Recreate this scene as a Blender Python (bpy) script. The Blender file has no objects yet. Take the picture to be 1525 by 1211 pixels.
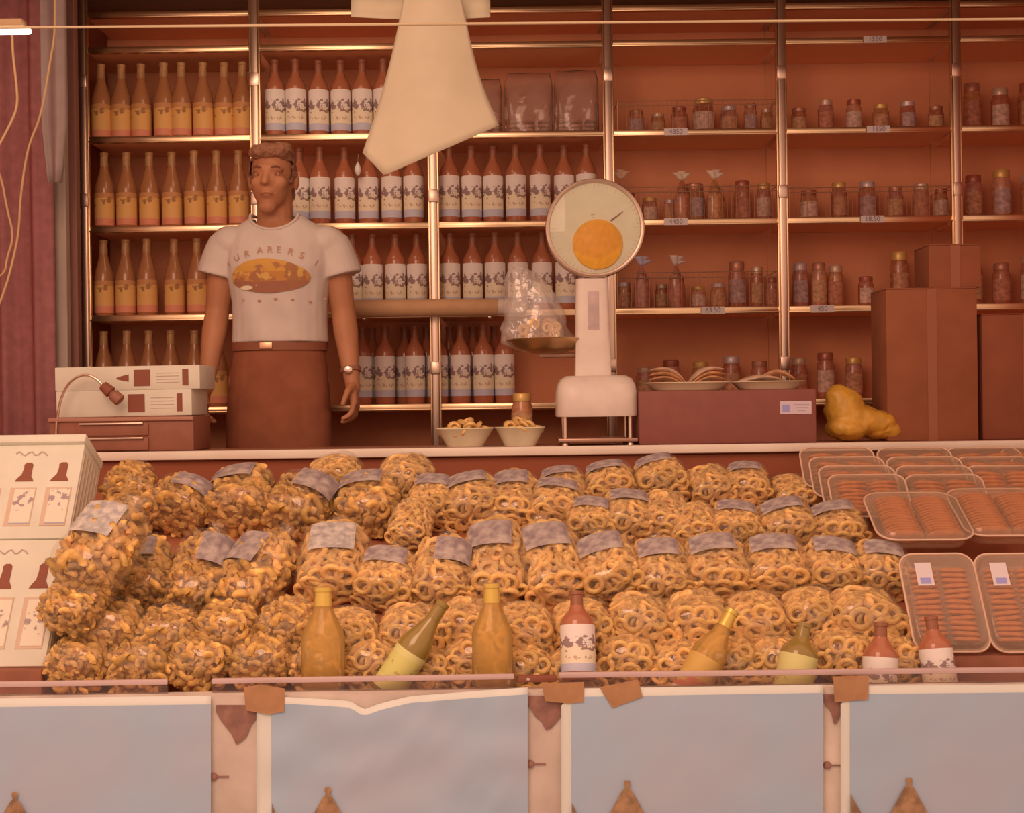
import bpy, bmesh, math, random
from mathutils import Vector, Matrix, Euler
from mathutils.bvhtree import BVHTree
from mathutils import noise as mnoise

random.seed(7)
scene = bpy.context.scene
col = scene.collection
PI = math.pi
R = math.radians

# ------------------------------------------------------------------ camera
F = 1900.0            # focal length in pixels of the 1525 px wide frame
CZ = 1.6              # camera height
ROLL = R(0.75)
cam_d = bpy.data.cameras.new('camera')
cam_d.sensor_width = 36.0
cam_d.lens = F / 1525.0 * 36.0
cam = bpy.data.objects.new('camera', cam_d)
col.objects.link(cam)
cam.location = (0, 0, CZ)
cam.rotation_euler = (Matrix.Rotation(ROLL, 3, 'Y') @ Matrix.Rotation(PI / 2, 3, 'X')).to_euler()
scene.camera = cam

# ------------------------------------------------------------------ world and light
LW = (1.0, 0.56, 0.38)      # warm light of the stall
world = bpy.data.worlds.new('world')
scene.world = world
world.use_nodes = True
bgn = world.node_tree.nodes['Background']
bgn.inputs[0].default_value = (*LW, 1)
bgn.inputs[1].default_value = 0.86


def area(name, loc, aim, size, power, color=LW, size_y=None):
    d = bpy.data.lights.new(name, 'AREA')
    d.energy = power
    d.color = color
    d.size = size
    if size_y:
        d.shape = 'RECTANGLE'
        d.size_y = size_y
    o = bpy.data.objects.new(name, d)
    col.objects.link(o)
    o.location = loc
    o.rotation_euler = (Vector(aim) - Vector(loc)).to_track_quat('-Z', 'Y').to_euler()
    return o


area('awning_light', (-0.9, 0.6, 3.3), (-0.2, 4.0, 1.1), 1.6, 44)
area('glow_fill', (-0.75, 4.1, 3.12), (-0.8, 4.9, 2.2), 0.5, 1.8, (1.0, 0.66, 0.42))  # added lamp out of view, imitates the hazy glow over the left bays

vs = scene.view_settings
vs.view_transform = 'Standard'
vs.look = 'None'
vs.gamma = 1.0
vs.use_curve_mapping = False
vs.exposure = 0.10

# ------------------------------------------------------------------ helpers


def P(px, py, Y):
    """a point of the place at distance Y, from its bearing"""
    u, v = px - 762.5, py - 605.5
    c, s = math.cos(ROLL), math.sin(ROLL)
    return Vector(((u * c - v * s) * Y / F, Y, CZ - (u * s + v * c) * Y / F))


def lin(c):
    c /= 255.0
    return c / 12.92 if c <= 0.04045 else ((c + 0.055) / 1.055) ** 2.4


def A(r, g, b, k=0.78):
    """surface colour that looks like this sRGB value under the warm light"""
    return tuple(min(0.93, lin(x) / (k * l)) for x, l in zip((r, g, b), LW))


MATS = {}


def mat(name, c=(0.5, 0.5, 0.5), rough=0.6, metal=0.0, spec=0.3, var=0.0, vscale=20.0, bump=0.0, bscale=60.0,
        coat=0.0, emit=None, island=0.0, c2=None):
    if name in MATS:
        return MATS[name]
    m = bpy.data.materials.new(name)
    m.use_nodes = True
    nt = m.node_tree
    b = nt.nodes['Principled BSDF']
    b.inputs['Base Color'].default_value = (*c, 1)
    b.inputs['Roughness'].default_value = rough
    b.inputs['Metallic'].default_value = metal
    b.inputs['Specular IOR Level'].default_value = spec
    b.inputs['Coat Weight'].default_value = coat
    if emit:
        b.inputs['Emission Color'].default_value = (*emit[0], 1)
        b.inputs['Emission Strength'].default_value = emit[1]
    if var > 0 or c2 or island:
        tc = nt.nodes.new('ShaderNodeTexCoord')
        n = nt.nodes.new('ShaderNodeTexNoise')
        n.inputs['Scale'].default_value = vscale
        n.inputs['Detail'].default_value = 4
        nt.links.new(tc.outputs['Object'], n.inputs['Vector'])
        rp = nt.nodes.new('ShaderNodeValToRGB')
        a = tuple(max(0, x * (1 - var)) for x in c)
        d = c2 or tuple(min(0.95, x * (1 + var)) for x in c)
        rp.color_ramp.elements[0].position = 0.35
        rp.color_ramp.elements[1].position = 0.65
        rp.color_ramp.elements[0].color = (*a, 1)
        rp.color_ramp.elements[1].color = (*d, 1)
        nt.links.new(n.outputs['Fac'], rp.inputs['Fac'])
        src = rp.outputs['Color']
        if island:
            g = nt.nodes.new('ShaderNodeNewGeometry')
            mr = nt.nodes.new('ShaderNodeMapRange')
            mr.inputs[3].default_value = 1 - island
            mr.inputs[4].default_value = 1 + island
            nt.links.new(g.outputs['Random Per Island'], mr.inputs[0])
            mx = nt.nodes.new('ShaderNodeVectorMath')
            mx.operation = 'SCALE'
            nt.links.new(src, mx.inputs[0])
            nt.links.new(mr.outputs[0], mx.inputs['Scale'])
            src = mx.outputs[0]
        nt.links.new(src, b.inputs['Base Color'])
    if bump > 0:
        tc = nt.nodes.new('ShaderNodeTexCoord')
        n = nt.nodes.new('ShaderNodeTexNoise')
        n.inputs['Scale'].default_value = bscale
        n.inputs['Detail'].default_value = 3
        nt.links.new(tc.outputs['Object'], n.inputs['Vector'])
        bp = nt.nodes.new('ShaderNodeBump')
        bp.inputs['Strength'].default_value = bump
        bp.inputs['Distance'].default_value = 0.01
        nt.links.new(n.outputs['Fac'], bp.inputs['Height'])
        nt.links.new(bp.outputs['Normal'], b.inputs['Normal'])
    MATS[name] = m
    return m


def clear_mat(name, tint=(1, 1, 1), milk=0.0, milk_c=(0.7, 0.65, 0.6), rough=0.12, ior=1.45, bump=0.0, bscale=40.0, gain=1.0, even=None):
    """thin clear film, plastic or glass: transparent with a Fresnel gloss, a little milky"""
    if name in MATS:
        return MATS[name]
    m = bpy.data.materials.new(name)
    m.use_nodes = True
    nt = m.node_tree
    nt.nodes.remove(nt.nodes['Principled BSDF'])
    out = nt.nodes['Material Output']
    tr = nt.nodes.new('ShaderNodeBsdfTransparent')
    tr.inputs[0].default_value = (*tint, 1)
    df = nt.nodes.new('ShaderNodeBsdfDiffuse')
    df.inputs[0].default_value = (*milk_c, 1)
    m1 = nt.nodes.new('ShaderNodeMixShader')
    m1.inputs[0].default_value = milk
    nt.links.new(tr.outputs[0], m1.inputs[1])
    nt.links.new(df.outputs[0], m1.inputs[2])
    gl = nt.nodes.new('ShaderNodeBsdfGlossy')
    gl.inputs['Roughness'].default_value = rough
    fr = nt.nodes.new('ShaderNodeFresnel')
    fr.inputs[0].default_value = ior
    m2 = nt.nodes.new('ShaderNodeMixShader')
    mu = nt.nodes.new('ShaderNodeMath')
    mu.operation = 'MULTIPLY'
    mu.use_clamp = True
    mu.inputs[1].default_value = gain
    nt.links.new(fr.outputs[0], mu.inputs[0])
    if even is None:
        nt.links.new(mu.outputs[0], m2.inputs[0])
    else:
        m2.inputs[0].default_value = even
    nt.links.new(m1.outputs[0], m2.inputs[1])
    nt.links.new(gl.outputs[0], m2.inputs[2])
    if bump > 0:
        tc = nt.nodes.new('ShaderNodeTexCoord')
        n = nt.nodes.new('ShaderNodeTexNoise')
        n.inputs['Scale'].default_value = bscale
        nt.links.new(tc.outputs['Object'], n.inputs['Vector'])
        bp = nt.nodes.new('ShaderNodeBump')
        bp.inputs['Strength'].default_value = bump
        bp.inputs['Distance'].default_value = 0.01
        nt.links.new(n.outputs['Fac'], bp.inputs['Height'])
        nt.links.new(bp.outputs['Normal'], gl.inputs['Normal'])
        nt.links.new(bp.outputs['Normal'], fr.inputs['Normal'])
    nt.links.new(m2.outputs[0], out.inputs[0])
    MATS[name] = m
    return m


def banded_mat(name, bands, axis='Z', sketch=None, rough=0.55):
    """flat print: bands = [(from, colour)...] along an object axis in metres; sketch = (lo, hi, colour, scale)"""
    if name in MATS:
        return MATS[name]
    m = bpy.data.materials.new(name)
    m.use_nodes = True
    nt = m.node_tree
    b = nt.nodes['Principled BSDF']
    b.inputs['Roughness'].default_value = rough
    b.inputs['Specular IOR Level'].default_value = 0.25
    tc = nt.nodes.new('ShaderNodeTexCoord')
    sp = nt.nodes.new('ShaderNodeSeparateXYZ')
    nt.links.new(tc.outputs['Object'], sp.inputs[0])
    z = sp.outputs[axis]
    cur = None

    def gt(v):
        g = nt.nodes.new('ShaderNodeMath')
        g.operation = 'GREATER_THAN'
        g.inputs[1].default_value = v
        nt.links.new(z, g.inputs[0])
        return g.outputs[0]

    def mix(fac, a, c):
        mx = nt.nodes.new('ShaderNodeMix')
        mx.data_type = 'RGBA'
        nt.links.new(fac, mx.inputs[0])
        if isinstance(a, tuple):
            mx.inputs[6].default_value = (*a, 1)
        else:
            nt.links.new(a, mx.inputs[6])
        if isinstance(c, tuple):
            mx.inputs[7].default_value = (*c, 1)
        else:
            nt.links.new(c, mx.inputs[7])
        return mx.outputs[2]
    cur = bands[0][1]
    for v, c in bands[1:]:
        cur = mix(gt(v), cur, c)
    for sk in (sketch or []):
        lo, hi, c, sc, thr = sk
        n = nt.nodes.new('ShaderNodeTexNoise')
        n.inputs['Scale'].default_value = sc
        n.inputs['Detail'].default_value = 3
        nt.links.new(tc.outputs['Object'], n.inputs['Vector'])
        mid, half = (lo + hi) / 2, (hi - lo) / 2
        d = nt.nodes.new('ShaderNodeMath'); d.operation = 'SUBTRACT'
        nt.links.new(z, d.inputs[0]); d.inputs[1].default_value = mid
        ab = nt.nodes.new('ShaderNodeMath'); ab.operation = 'ABSOLUTE'
        nt.links.new(d.outputs[0], ab.inputs[0])
        dv = nt.nodes.new('ShaderNodeMath'); dv.operation = 'DIVIDE'
        nt.links.new(ab.outputs[0], dv.inputs[0]); dv.inputs[1].default_value = half
        f = nt.nodes.new('ShaderNodeMath'); f.operation = 'MULTIPLY_ADD'
        nt.links.new(dv.outputs[0], f.inputs[0]); f.inputs[1].default_value = -0.18
        nt.links.new(n.outputs['Fac'], f.inputs[2])
        g = nt.nodes.new('ShaderNodeMapRange')
        g.inputs[1].default_value = thr; g.inputs[2].default_value = thr + 0.05
        g.inputs[3].default_value = 0; g.inputs[4].default_value = 0.85
        nt.links.new(f.outputs[0], g.inputs[0])
        lt = nt.nodes.new('ShaderNodeMath'); lt.operation = 'LESS_THAN'
        nt.links.new(dv.outputs[0], lt.inputs[0]); lt.inputs[1].default_value = 1.0
        mu = nt.nodes.new('ShaderNodeMath'); mu.operation = 'MULTIPLY'
        nt.links.new(g.outputs[0], mu.inputs[0]); nt.links.new(lt.outputs[0], mu.inputs[1])
        cur = mix(mu.outputs[0], cur, c)
    nt.links.new(cur, b.inputs['Base Color'])
    MATS[name] = m
    return m


class MB:
    """collects shapes, builds one mesh"""

    def __init__(s):
        s.v, s.f = [], []

    def add(s, vs_, fs, M=None):
        o = len(s.v)
        for p in vs_:
            p = Vector(p)
            s.v.append(M @ p if M else p)
        for f in fs:
            s.f.append(tuple(i + o for i in f))
        return s

    def box(s, c, d, bev=0.0, M=None):
        x, y, z = d[0] / 2, d[1] / 2, d[2] / 2
        b = min(bev, x * .49, y * .49, z * .49)
        if b <= 0:
            vs_ = [(c[0] + i * x, c[1] + j * y, c[2] + k * z) for i in (-1, 1) for j in (-1, 1) for k in (-1, 1)]
            fs = [(0, 1, 3, 2), (4, 6, 7, 5), (0, 4, 5, 1), (2, 3, 7, 6), (0, 2, 6, 4), (1, 5, 7, 3)]
            return s.add(vs_, fs, M)
        bm = bmesh.new()
        bmesh.ops.create_cube(bm, size=1)
        for v in bm.verts:
            v.co = Vector((c[0] + v.co.x * 2 * x, c[1] + v.co.y * 2 * y, c[2] + v.co.z * 2 * z))
        bmesh.ops.bevel(bm, geom=bm.edges[:], offset=b, segments=2, profile=0.5, affect='EDGES')
        bm.verts.index_update()
        s.add([v.co.copy() for v in bm.verts], [tuple(v.index for v in f.verts) for f in bm.faces], M)
        bm.free()
        return s

    def lathe(s, prof, n=20, M=None, c=(0, 0, 0)):
        vs_, fs = [], []
        for (r, z) in prof:
            for k in range(n):
                a = 2 * PI * k / n
                vs_.append((c[0] + max(r, 1e-5) * math.cos(a), c[1] + max(r, 1e-5) * math.sin(a), c[2] + z))
        for i in range(len(prof) - 1):
            for k in range(n):
                a, b = i * n + k, i * n + (k + 1) % n
                fs.append((a, b, b + n, a + n))
        fs.append(tuple(range(n - 1, -1, -1)))
        L = (len(prof) - 1) * n
        fs.append(tuple(range(L, L + n)))
        return s.add(vs_, fs, M)

    def tube(s, pts, r, n=8, M=None):
        pts = [Vector(p) for p in pts]
        if not isinstance(r, (list, tuple)):
            r = [r] * len(pts)
        vs_, fs = [], []
        t0 = (pts[1] - pts[0]).normalized()
        up = Vector((0, 0, 1)) if abs(t0.z) < .9 else Vector((0, 1, 0))
        nx = t0.cross(up).normalized()
        for i, p in enumerate(pts):
            t = (pts[min(i + 1, len(pts) - 1)] - pts[max(i - 1, 0)]).normalized()
            nx = (nx - t * nx.dot(t)).normalized()
            ny = t.cross(nx)
            for k in range(n):
                a = 2 * PI * k / n
                vs_.append(p + (nx * math.cos(a) + ny * math.sin(a)) * r[i])
        for i in range(len(pts) - 1):
            for k in range(n):
                a, b = i * n + k, i * n + (k + 1) % n
                fs.append((a, b, b + n, a + n))
        fs.append(tuple(range(n - 1, -1, -1)))
        L = (len(pts) - 1) * n
        fs.append(tuple(range(L, L + n)))
        return s.add(vs_, fs, M)

    def loft(s, rings, cap=True, M=None):
        n = len(rings[0])
        vs_ = [p for r in rings for p in r]
        fs = []
        for i in range(len(rings) - 1):
            for k in range(n):
                a, b = i * n + k, i * n + (k + 1) % n
                fs.append((a, b, b + n, a + n))
        if cap:
            fs.append(tuple(range(n - 1, -1, -1)))
            L = (len(rings) - 1) * n
            fs.append(tuple(range(L, L + n)))
        return s.add(vs_, fs, M)

    def grid(s, fn, nu, nv, M=None):
        vs_ = [fn(i / nu, j / nv) for j in range(nv + 1) for i in range(nu + 1)]
        w = nu + 1
        fs = [(j * w + i, j * w + i + 1, (j + 1) * w + i + 1, (j + 1) * w + i) for j in range(nv) for i in range(nu)]
        return s.add(vs_, fs, M)

    def prism(s, poly, h, M=None):
        """outline in xy, thickness h along z"""
        n = len(poly)
        vs_ = [(x, y, 0) for x, y in poly] + [(x, y, h) for x, y in poly]
        fs = [tuple(range(n - 1, -1, -1)), tuple(range(n, 2 * n))]
        fs += [(i, (i + 1) % n, (i + 1) % n + n, i + n) for i in range(n)]
        return s.add(vs_, fs, M)

    def torus(s, c, Rr, r, n=12, m=6, M=None, arc=2 * PI, sq=1.0):
        closed = arc >= 2 * PI - 1e-4
        nn = n if closed else n + 1
        vs_, fs = [], []
        for i in range(nn):
            a = arc * i / n
            for j in range(m):
                b = 2 * PI * j / m
                rr = Rr + r * math.cos(b)
                vs_.append((rr * math.cos(a), rr * math.sin(a), r * math.sin(b) * sq))
        for i in range(n if closed else nn - 1):
            for j in range(m):
                i2, j2 = (i + 1) % nn, (j + 1) % m
                fs.append((i * m + j, i2 * m + j, i2 * m + j2, i * m + j2))
        if not closed:
            fs.append(tuple(range(m - 1, -1, -1)))
            fs.append(tuple(range((nn - 1) * m, nn * m)))
        MM = Matrix.Translation(Vector(c)) @ (M or Matrix.Identity(4))
        return s.add(vs_, fs, MM)

    def ball(s, c, rad, nu=16, nv=10, M=None):
        if not isinstance(rad, (tuple, list)):
            rad = (rad,) * 3
        prof = [(math.sin(PI * i / nv), -math.cos(PI * i / nv)) for i in range(nv + 1)]
        vs_, fs = [], []
        for (r_, z_) in prof:
            for k in range(nu):
                a = 2 * PI * k / nu
                vs_.append((c[0] + rad[0] * max(r_, 1e-4) * math.cos(a), c[1] + rad[1] * max(r_, 1e-4) * math.sin(a), c[2] + rad[2] * z_))
        for i in range(nv):
            for k in range(nu):
                a, b = i * nu + k, i * nu + (k + 1) % nu
                fs.append((a, b, b + nu, a + nu))
        fs.append(tuple(range(nu - 1, -1, -1)))
        fs.append(tuple(range(nv * nu, nv * nu + nu)))
        return s.add(vs_, fs, M)

    def cap(s, p1, r1, p2, r2, n=14):
        p1, p2 = Vector(p1), Vector(p2)
        d = (p2 - p1)
        t = d.normalized()
        pts, rs = [], []
        for k in range(5):
            a = PI / 2 * k / 5
            pts.append(p1 - t * r1 * math.cos(a)); rs.append(max(1e-4, r1 * math.sin(a)))
        pts.append(p1); rs.append(r1)
        pts.append(p2); rs.append(r2)
        for k in range(4, -1, -1):
            a = PI / 2 * k / 5
            pts.append(p2 + t * r2 * math.cos(a)); rs.append(max(1e-4, r2 * math.sin(a)))
        return s.tube(pts, rs, n)

    def mesh(s, name, smooth=True, flat_angle=None):
        me = bpy.data.meshes.new(name)
        me.from_pydata([tuple(p) for p in s.v], [], s.f)
        me.validate()
        me.update()
        if smooth:
            me.polygons.foreach_set('use_smooth', [True] * len(me.polygons))
            try:
                me.set_sharp_from_angle(angle=R(flat_angle or 40))
            except Exception:
                pass
        return me


def link(name, me, m, parent=None, loc=None, rot=None):
    o = bpy.data.objects.new(name, me)
    col.objects.link(o)
    if m:
        if not me.materials:
            me.materials.append(m)
    if parent:
        o.parent = parent
    if loc is not None:
        o.location = loc
    if rot is not None:
        o.rotation_euler = rot
    return o


def obj(name, mb, m, parent=None, loc=None, rot=None, smooth=True, flat_angle=None):
    return link(name, mb.mesh(name, smooth, flat_angle), m, parent, loc, rot)


def tag(o, label, cat=None, group=None, kind=None):
    o['label'] = label
    if cat:
        o['category'] = cat
    if group:
        o['group'] = group
    if kind:
        o['kind'] = kind
    return o


def thing(name, label, cat, loc=(0, 0, 0), rot=(0, 0, 0), group=None):
    o = bpy.data.objects.new(name, None)
    o.empty_display_size = 0.05
    col.objects.link(o)
    o.location = loc
    o.rotation_euler = rot
    return tag(o, label, cat, group)


def copy_tree(o, kids, parent=None):
    c = o.copy()
    col.objects.link(c)
    if parent:
        c.parent = parent
    for (ch, sub) in kids:
        copy_tree(ch, sub, c)
    return c


def tree(o):
    return [(ch, tree(ch)) for ch in o.children]


def text_shape(s, size):
    cu = bpy.data.curves.new('lettering', 'FONT')
    cu.body = s
    cu.size = size
    cu.align_x = 'CENTER'
    cu.align_y = 'CENTER'
    o = bpy.data.objects.new('lettering', cu)
    col.objects.link(o)
    bpy.context.view_layer.update()
    dg = bpy.context.evaluated_depsgraph_get()
    me = o.evaluated_get(dg).to_mesh()
    vs_ = [v.co.copy() for v in me.vertices]
    fs = [tuple(p.vertices) for p in me.polygons]
    o.evaluated_get(dg).to_mesh_clear()
    bpy.data.objects.remove(o)
    bpy.data.curves.remove(cu)
    return vs_, fs


def remeshed(mb, voxel, smooth_it=4, sm=0.5):
    me = mb.mesh('blend', False)
    o = bpy.data.objects.new('blend', me)
    col.objects.link(o)
    r = o.modifiers.new('r', 'REMESH')
    r.mode = 'VOXEL'
    r.voxel_size = voxel
    if smooth_it:
        k = o.modifiers.new('s', 'SMOOTH')
        k.factor = sm
        k.iterations = smooth_it
    bpy.context.view_layer.update()
    dg = bpy.context.evaluated_depsgraph_get()
    out = bpy.data.meshes.new_from_object(o.evaluated_get(dg))
    bpy.data.objects.remove(o)
    out.polygons.foreach_set('use_smooth', [True] * len(out.polygons))
    return out


ORD = ['first', 'second', 'third', 'fourth', 'fifth', 'sixth', 'seventh', 'eighth', 'ninth', 'tenth', 'eleventh', 'twelfth',
       'thirteenth', 'fourteenth', 'fifteenth', 'sixteenth', 'seventeenth', 'eighteenth', 'nineteenth', 'twentieth']

# ------------------------------------------------------------------ colours
M_dark = mat('dark_rust', A(178, 74, 40), 0.7, var=.08, vscale=6)
M_back = mat('back_board', A(192, 104, 64), 0.7, var=.06, vscale=4)
M_ceil = mat('ceiling_paint', A(150, 95, 65), 0.8)
M_floor = mat('platform_floor', A(120, 70, 45), 0.8, var=.2)
M_ground = mat('paving', A(150, 110, 90), 0.9, var=.2)
M_chrome = mat('shelf_metal', (0.80, 0.62, 0.40), 0.28, 1.0, bump=.02, bscale=15)
M_post = mat('post_metal', (0.74, 0.60, 0.50), 0.35, 1.0)
M_shelf = mat('shelf_board', A(218, 126, 80), 0.6)
M_white = mat('white_paper', A(206, 160, 130), 0.7, var=.03)
M_card = mat('white_card', A(206, 162, 128), 0.65, var=.04, vscale=12)
M_print = mat('dark_print', A(132, 62, 40), 0.6)

# ------------------------------------------------------------------ the setting


def struct(name, mb, m, label, parent=None, smooth=False):
    o = obj(name, mb, m, parent, smooth=smooth)
    if not parent:
        tag(o, label, kind='structure')
    return o


YB = 5.22       # back wall
struct('ground', MB().box((0, 2.0, -0.05), (14, 9.0, 0.1)), M_ground, 'pale paved ground in front of the stall')
struct('floor', MB().box((0, 4.52, 0.75), (5.2, 1.36, 0.1)), M_floor, 'brown raised platform floor behind the counter')
struct('wall_back', MB().box((0.25, YB + .03, 2.0), (5.2, 0.06, 2.5)), M_dark, 'rust brown wall behind the bottle shelves')
struct('ceiling', MB().box((0.25, 4.25, 3.24), (5.4, 2.1, 0.06)), M_ceil, 'brown stall ceiling above the shelves')
struct('wall_right_shade', MB().box((2.24, 4.05, 1.7), (0.06, 2.36, 3.1)), M_dark, 'rust brown unseen wall, set close to shade the right bays')  # unseen wall, moved in and forward to keep light off the right bays
struct('wall_left', MB().box((-2.05, 4.3, 1.7), (0.06, 1.9, 3.1)), M_dark, 'rust brown side wall at the left end of the stall')

# curtain at the left edge
fab = mat('curtain_cloth', A(156, 82, 70), 0.85, var=.1, vscale=30)
c0, c1 = P(-150, 0, 4.55), P(76, 0, 4.55)
cb = MB()


def curt(u, v):
    x = c0.x + (c1.x - c0.x) * u
    return Vector((x, 4.55 + .022 * math.sin(u * 26) + .01 * math.sin(u * 61 + 2 * v), 0.81 + v * 2.38))


cb.grid(curt, 60, 16)
o = obj('curtain', cb, fab, flat_angle=80)
o.modifiers.new('thick', 'SOLIDIFY').thickness = 0.004
tag(o, 'plum brown cloth curtain hanging at the left end of the stall', 'curtain')

# pale strips and door jamb next to it
mst = mat('pale_plastic', A(158, 112, 94), 0.5, var=.05)
s0, s1 = P(60, 40, 4.40), P(97, 40, 4.40)
zb = P(72, 272, 4.40).z
st = MB()
st.grid(lambda u, v: Vector((s0.x + (s1.x - s0.x) * (u * (1 - .45 * max(0, .25 - v) / .25) + .45 * max(0, .25 - v) / .25 * .5), 4.40 + .012 * math.sin(u * 7), zb + v * (3.2 - zb))), 10, 12)
o = obj('plastic_strip', st, mst, flat_angle=80)
o.modifiers.new('thick', 'SOLIDIFY').thickness = 0.003
tag(o, 'pale translucent strip hanging from above beside the plum curtain', 'strip')
mjb = mat('jamb_paint', A(170, 122, 96), 0.6, var=.06, vscale=9)
j0, j1 = P(80, 400, 4.62), P(102, 400, 4.62)
jb = MB().box(((j0.x + j1.x) / 2, 4.62, 2.0), (j1.x - j0.x, 0.04, 2.4), .004)
struct('trim_1', jb, mjb, 'pale beige upright jamb left of the bottle shelves')
j0, j1 = P(102, 400, 4.70), P(118, 400, 4.70)
jb = MB().box(((j0.x + j1.x) / 2, 4.70, 2.0), (j1.x - j0.x, 0.04, 2.4), .004)
struct('trim_2', jb, mat('jamb_dark', A(140, 78, 58), .6), 'narrow brown jamb between pale jamb and chrome post')

# ------------------------------------------------------------------ shelving
YP, YS0, YS1, YBOT = 4.83, 4.85, 5.19, 4.93
POSTS = [126, 382, 646, 908, 1166, 1426, 1690]
postx = [P(px, 330, YP).x for px in POSTS]
pnames = ['leftmost bright post beside the pale jamb', 'post behind the man, second from the left', 'post between the white-labelled wine bottles, third from the left',
          'post behind the weighing scale dial', 'post rising behind the right paper tray', 'post above the cardboard boxes, rightmost', 'post']
for i, x in enumerate(postx[:6]):
    t = thing('shelf_post', 'chrome shelf ' + pnames[i], 'post', (x, YP, 0.8))
    obj('upright', MB().box((0, 0, 1.19), (0.026, 0.024, 2.38), .004), M_post, t)
    rail = MB()
    for k in (-1, 1):
        rail.box((k * 0.017, 0.006, 1.19), (0.007, 0.02, 2.38), .002)
    obj('slotted_rail', rail, M_chrome, t)
    for zz in (0.95, 1.6, 2.05):
        obj('collar', MB().box((0, -.004, zz), (0.036, 0.024, 0.05), .004), M_post, t)

LEV = [18, 70, 203, 336, 468, 606]      # edge strips of the shelves, top to bottom
lname = ['highest', 'top', 'second', 'third', 'fourth', 'lowest']
shz = [P(762, 0.5 + y + (-(762 - 640) * math.tan(ROLL)), YS0).z for y in LEV]
ETH = 0.026
shelf_top = [z + ETH / 2 for z in shz]
units = []
bayn = ['leftmost bay with orange-labelled bottles', 'second bay behind the shopkeeper', 'third bay left of the scale dial', 'fourth bay with wire baskets',
        'fifth bay, dim, right of the fourth', 'rightmost dim bay']
for i in range(6):
    xa = postx[i] + .018
    xb = (postx[i + 1] if i < 6 else postx[i] + .7) - .018
    xb = min(xb, 2.20)
    t = thing('shelf_unit', 'metal-edged wall shelves, ' + bayn[i], 'shelf', ((xa + xb) / 2, 5.0, .8), group='wall shelf bays')
    units.append(t)
    w = xb - xa
    obj('back_panel', MB().box((0, .138, 1.2), (w + .035, .012, 2.36)), M_back, t)
    for k, z in enumerate(shz):
        if k == 5 and i in (0,):
            pass
        zz = z - .8
        b = obj('shelf_board', MB().box((0, -.006, zz), (w, .27, .016)), M_shelf, t, smooth=False)
        e = MB().box((0, YS0 - 5.0 - .012, zz), (w, .02, ETH), .007)
        e.box((0, YS0 - 5.0 - .020, zz - .008), (w, .012, .006), .002)
        obj('edge_strip', e, M_chrome, b)

# price tags on the edge strips
tagm = mat('tag_white', A(196, 150, 128), .6)
inkm = mat('ink', A(130, 90, 90), .7)
for (bay, lev, px, s) in [(3, 2, 1005, '4850'), (3, 3, 1005, '4450'), (3, 4, 1060, '63.50'), (4, 2, 1305, '1650'), (4, 3, 1296, '18.50'), (4, 4, 1222, '450'),
                          (4, 1, 1300, '1550')]:
    t = units[bay]
    x = P(px, LEV[lev], YS0).x - t.location.x
    zz = shz[lev] - .8
    tg = obj('price_tag', MB().box((x, YS0 - 5.0 - .030, zz), (.088, .002, .026)), tagm, t, smooth=False)
    v_, f_ = text_shape(s, .026)
    Mx = Matrix.Translation((x, YS0 - 5.0 - .0322, zz)) @ Matrix.Rotation(PI / 2, 4, 'X')
    obj('price_digits', MB().add(v_, f_, Mx), inkm, tg, smooth=False)

# ------------------------------------------------------------------ bottles
M_wine = mat('wine_glass', A(164, 80, 48), .18, spec=.55, coat=.3)
M_amber = mat('amber_glass', A(156, 84, 46), .2, spec=.5, coat=.2)
M_caps = mat('capsule_tan', A(170, 104, 58), .4, spec=.5, var=.2, vscale=30)
M_capsd = mat('capsule_brown', A(140, 70, 42), .4, spec=.5)
LBL_W = banded_mat('wine_label', [(0, A(184, 148, 138)), (.055, A(226, 168, 128)), (.115, A(222, 170, 142))],
                   sketch=[(.094, .152, A(126, 76, 66), 62, .40), (.060, .088, A(180, 122, 90), 120, .50)])
LBL_O = banded_mat('orange_label', [(0, A(204, 108, 74)), (.04, A(208, 130, 66)), (.118, A(184, 106, 58))],
                   sketch=[(.085, .125, A(140, 76, 40), 45, .46), (.02, .085, A(206, 132, 76), 55, .5)])
LBL_Y = banded_mat('yellow_label', [(0, A(205, 160, 85)), (.05, A(200, 155, 80)), (.12, A(205, 158, 90))], sketch=[(.05, .12, A(170, 115, 60), 60, .55)])
LBL_R = banded_mat('red_label', [(0, A(215, 165, 130)), (.03, A(190, 92, 55)), (.07, A(198, 130, 60))], sketch=[(.03, .1, A(200, 140, 70), 50, .5)])


def bottle_meshes(kind):
    b = MB()
    if kind == 'wine':
        pr = [(0.0, .006), (.03, .002), (.036, 0), (.039, .007), (.039, .193), (.0365, .208), (.028, .224), (.019, .240), (.0145, .256), (.0135, .292), (.0158, .293), (.0158, .303), (.0, .304)]
        cp = [(0.0150, .252), (.0143, .290), (.0165, .291), (.0165, .304), (.0, .3055)]
        lz = (.028, .186)
    else:
        pr = [(0.0, .006), (.028, .002), (.034, 0), (.0385, .008), (.0385, .150), (.036, .168), (.028, .195), (.020, .222), (.0155, .245), (.0138, .285), (.0158, .286), (.0158, .296), (.0, .297)]
        cp = [(0.0165, .243), (.0146, .284), (.0165, .285), (.0165, .297), (.0, .2985)]
        lz = (.014, .138)
    b.lathe(pr, 20)
    c = MB().lathe(cp, 14)
    l = MB()
    rr = .0396 if kind == 'wine' else .0391
    l.grid(lambda u, v: (rr * math.cos(-PI / 2 + (u - .5) * 4.2), rr * math.sin(-PI / 2 + (u - .5) * 4.2), lz[0] + (lz[1] - lz[0]) * v), 16, 1)
    return b.mesh('glass'), c.mesh('capsule'), l.mesh('label', True, 180)


BM = {}


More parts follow.
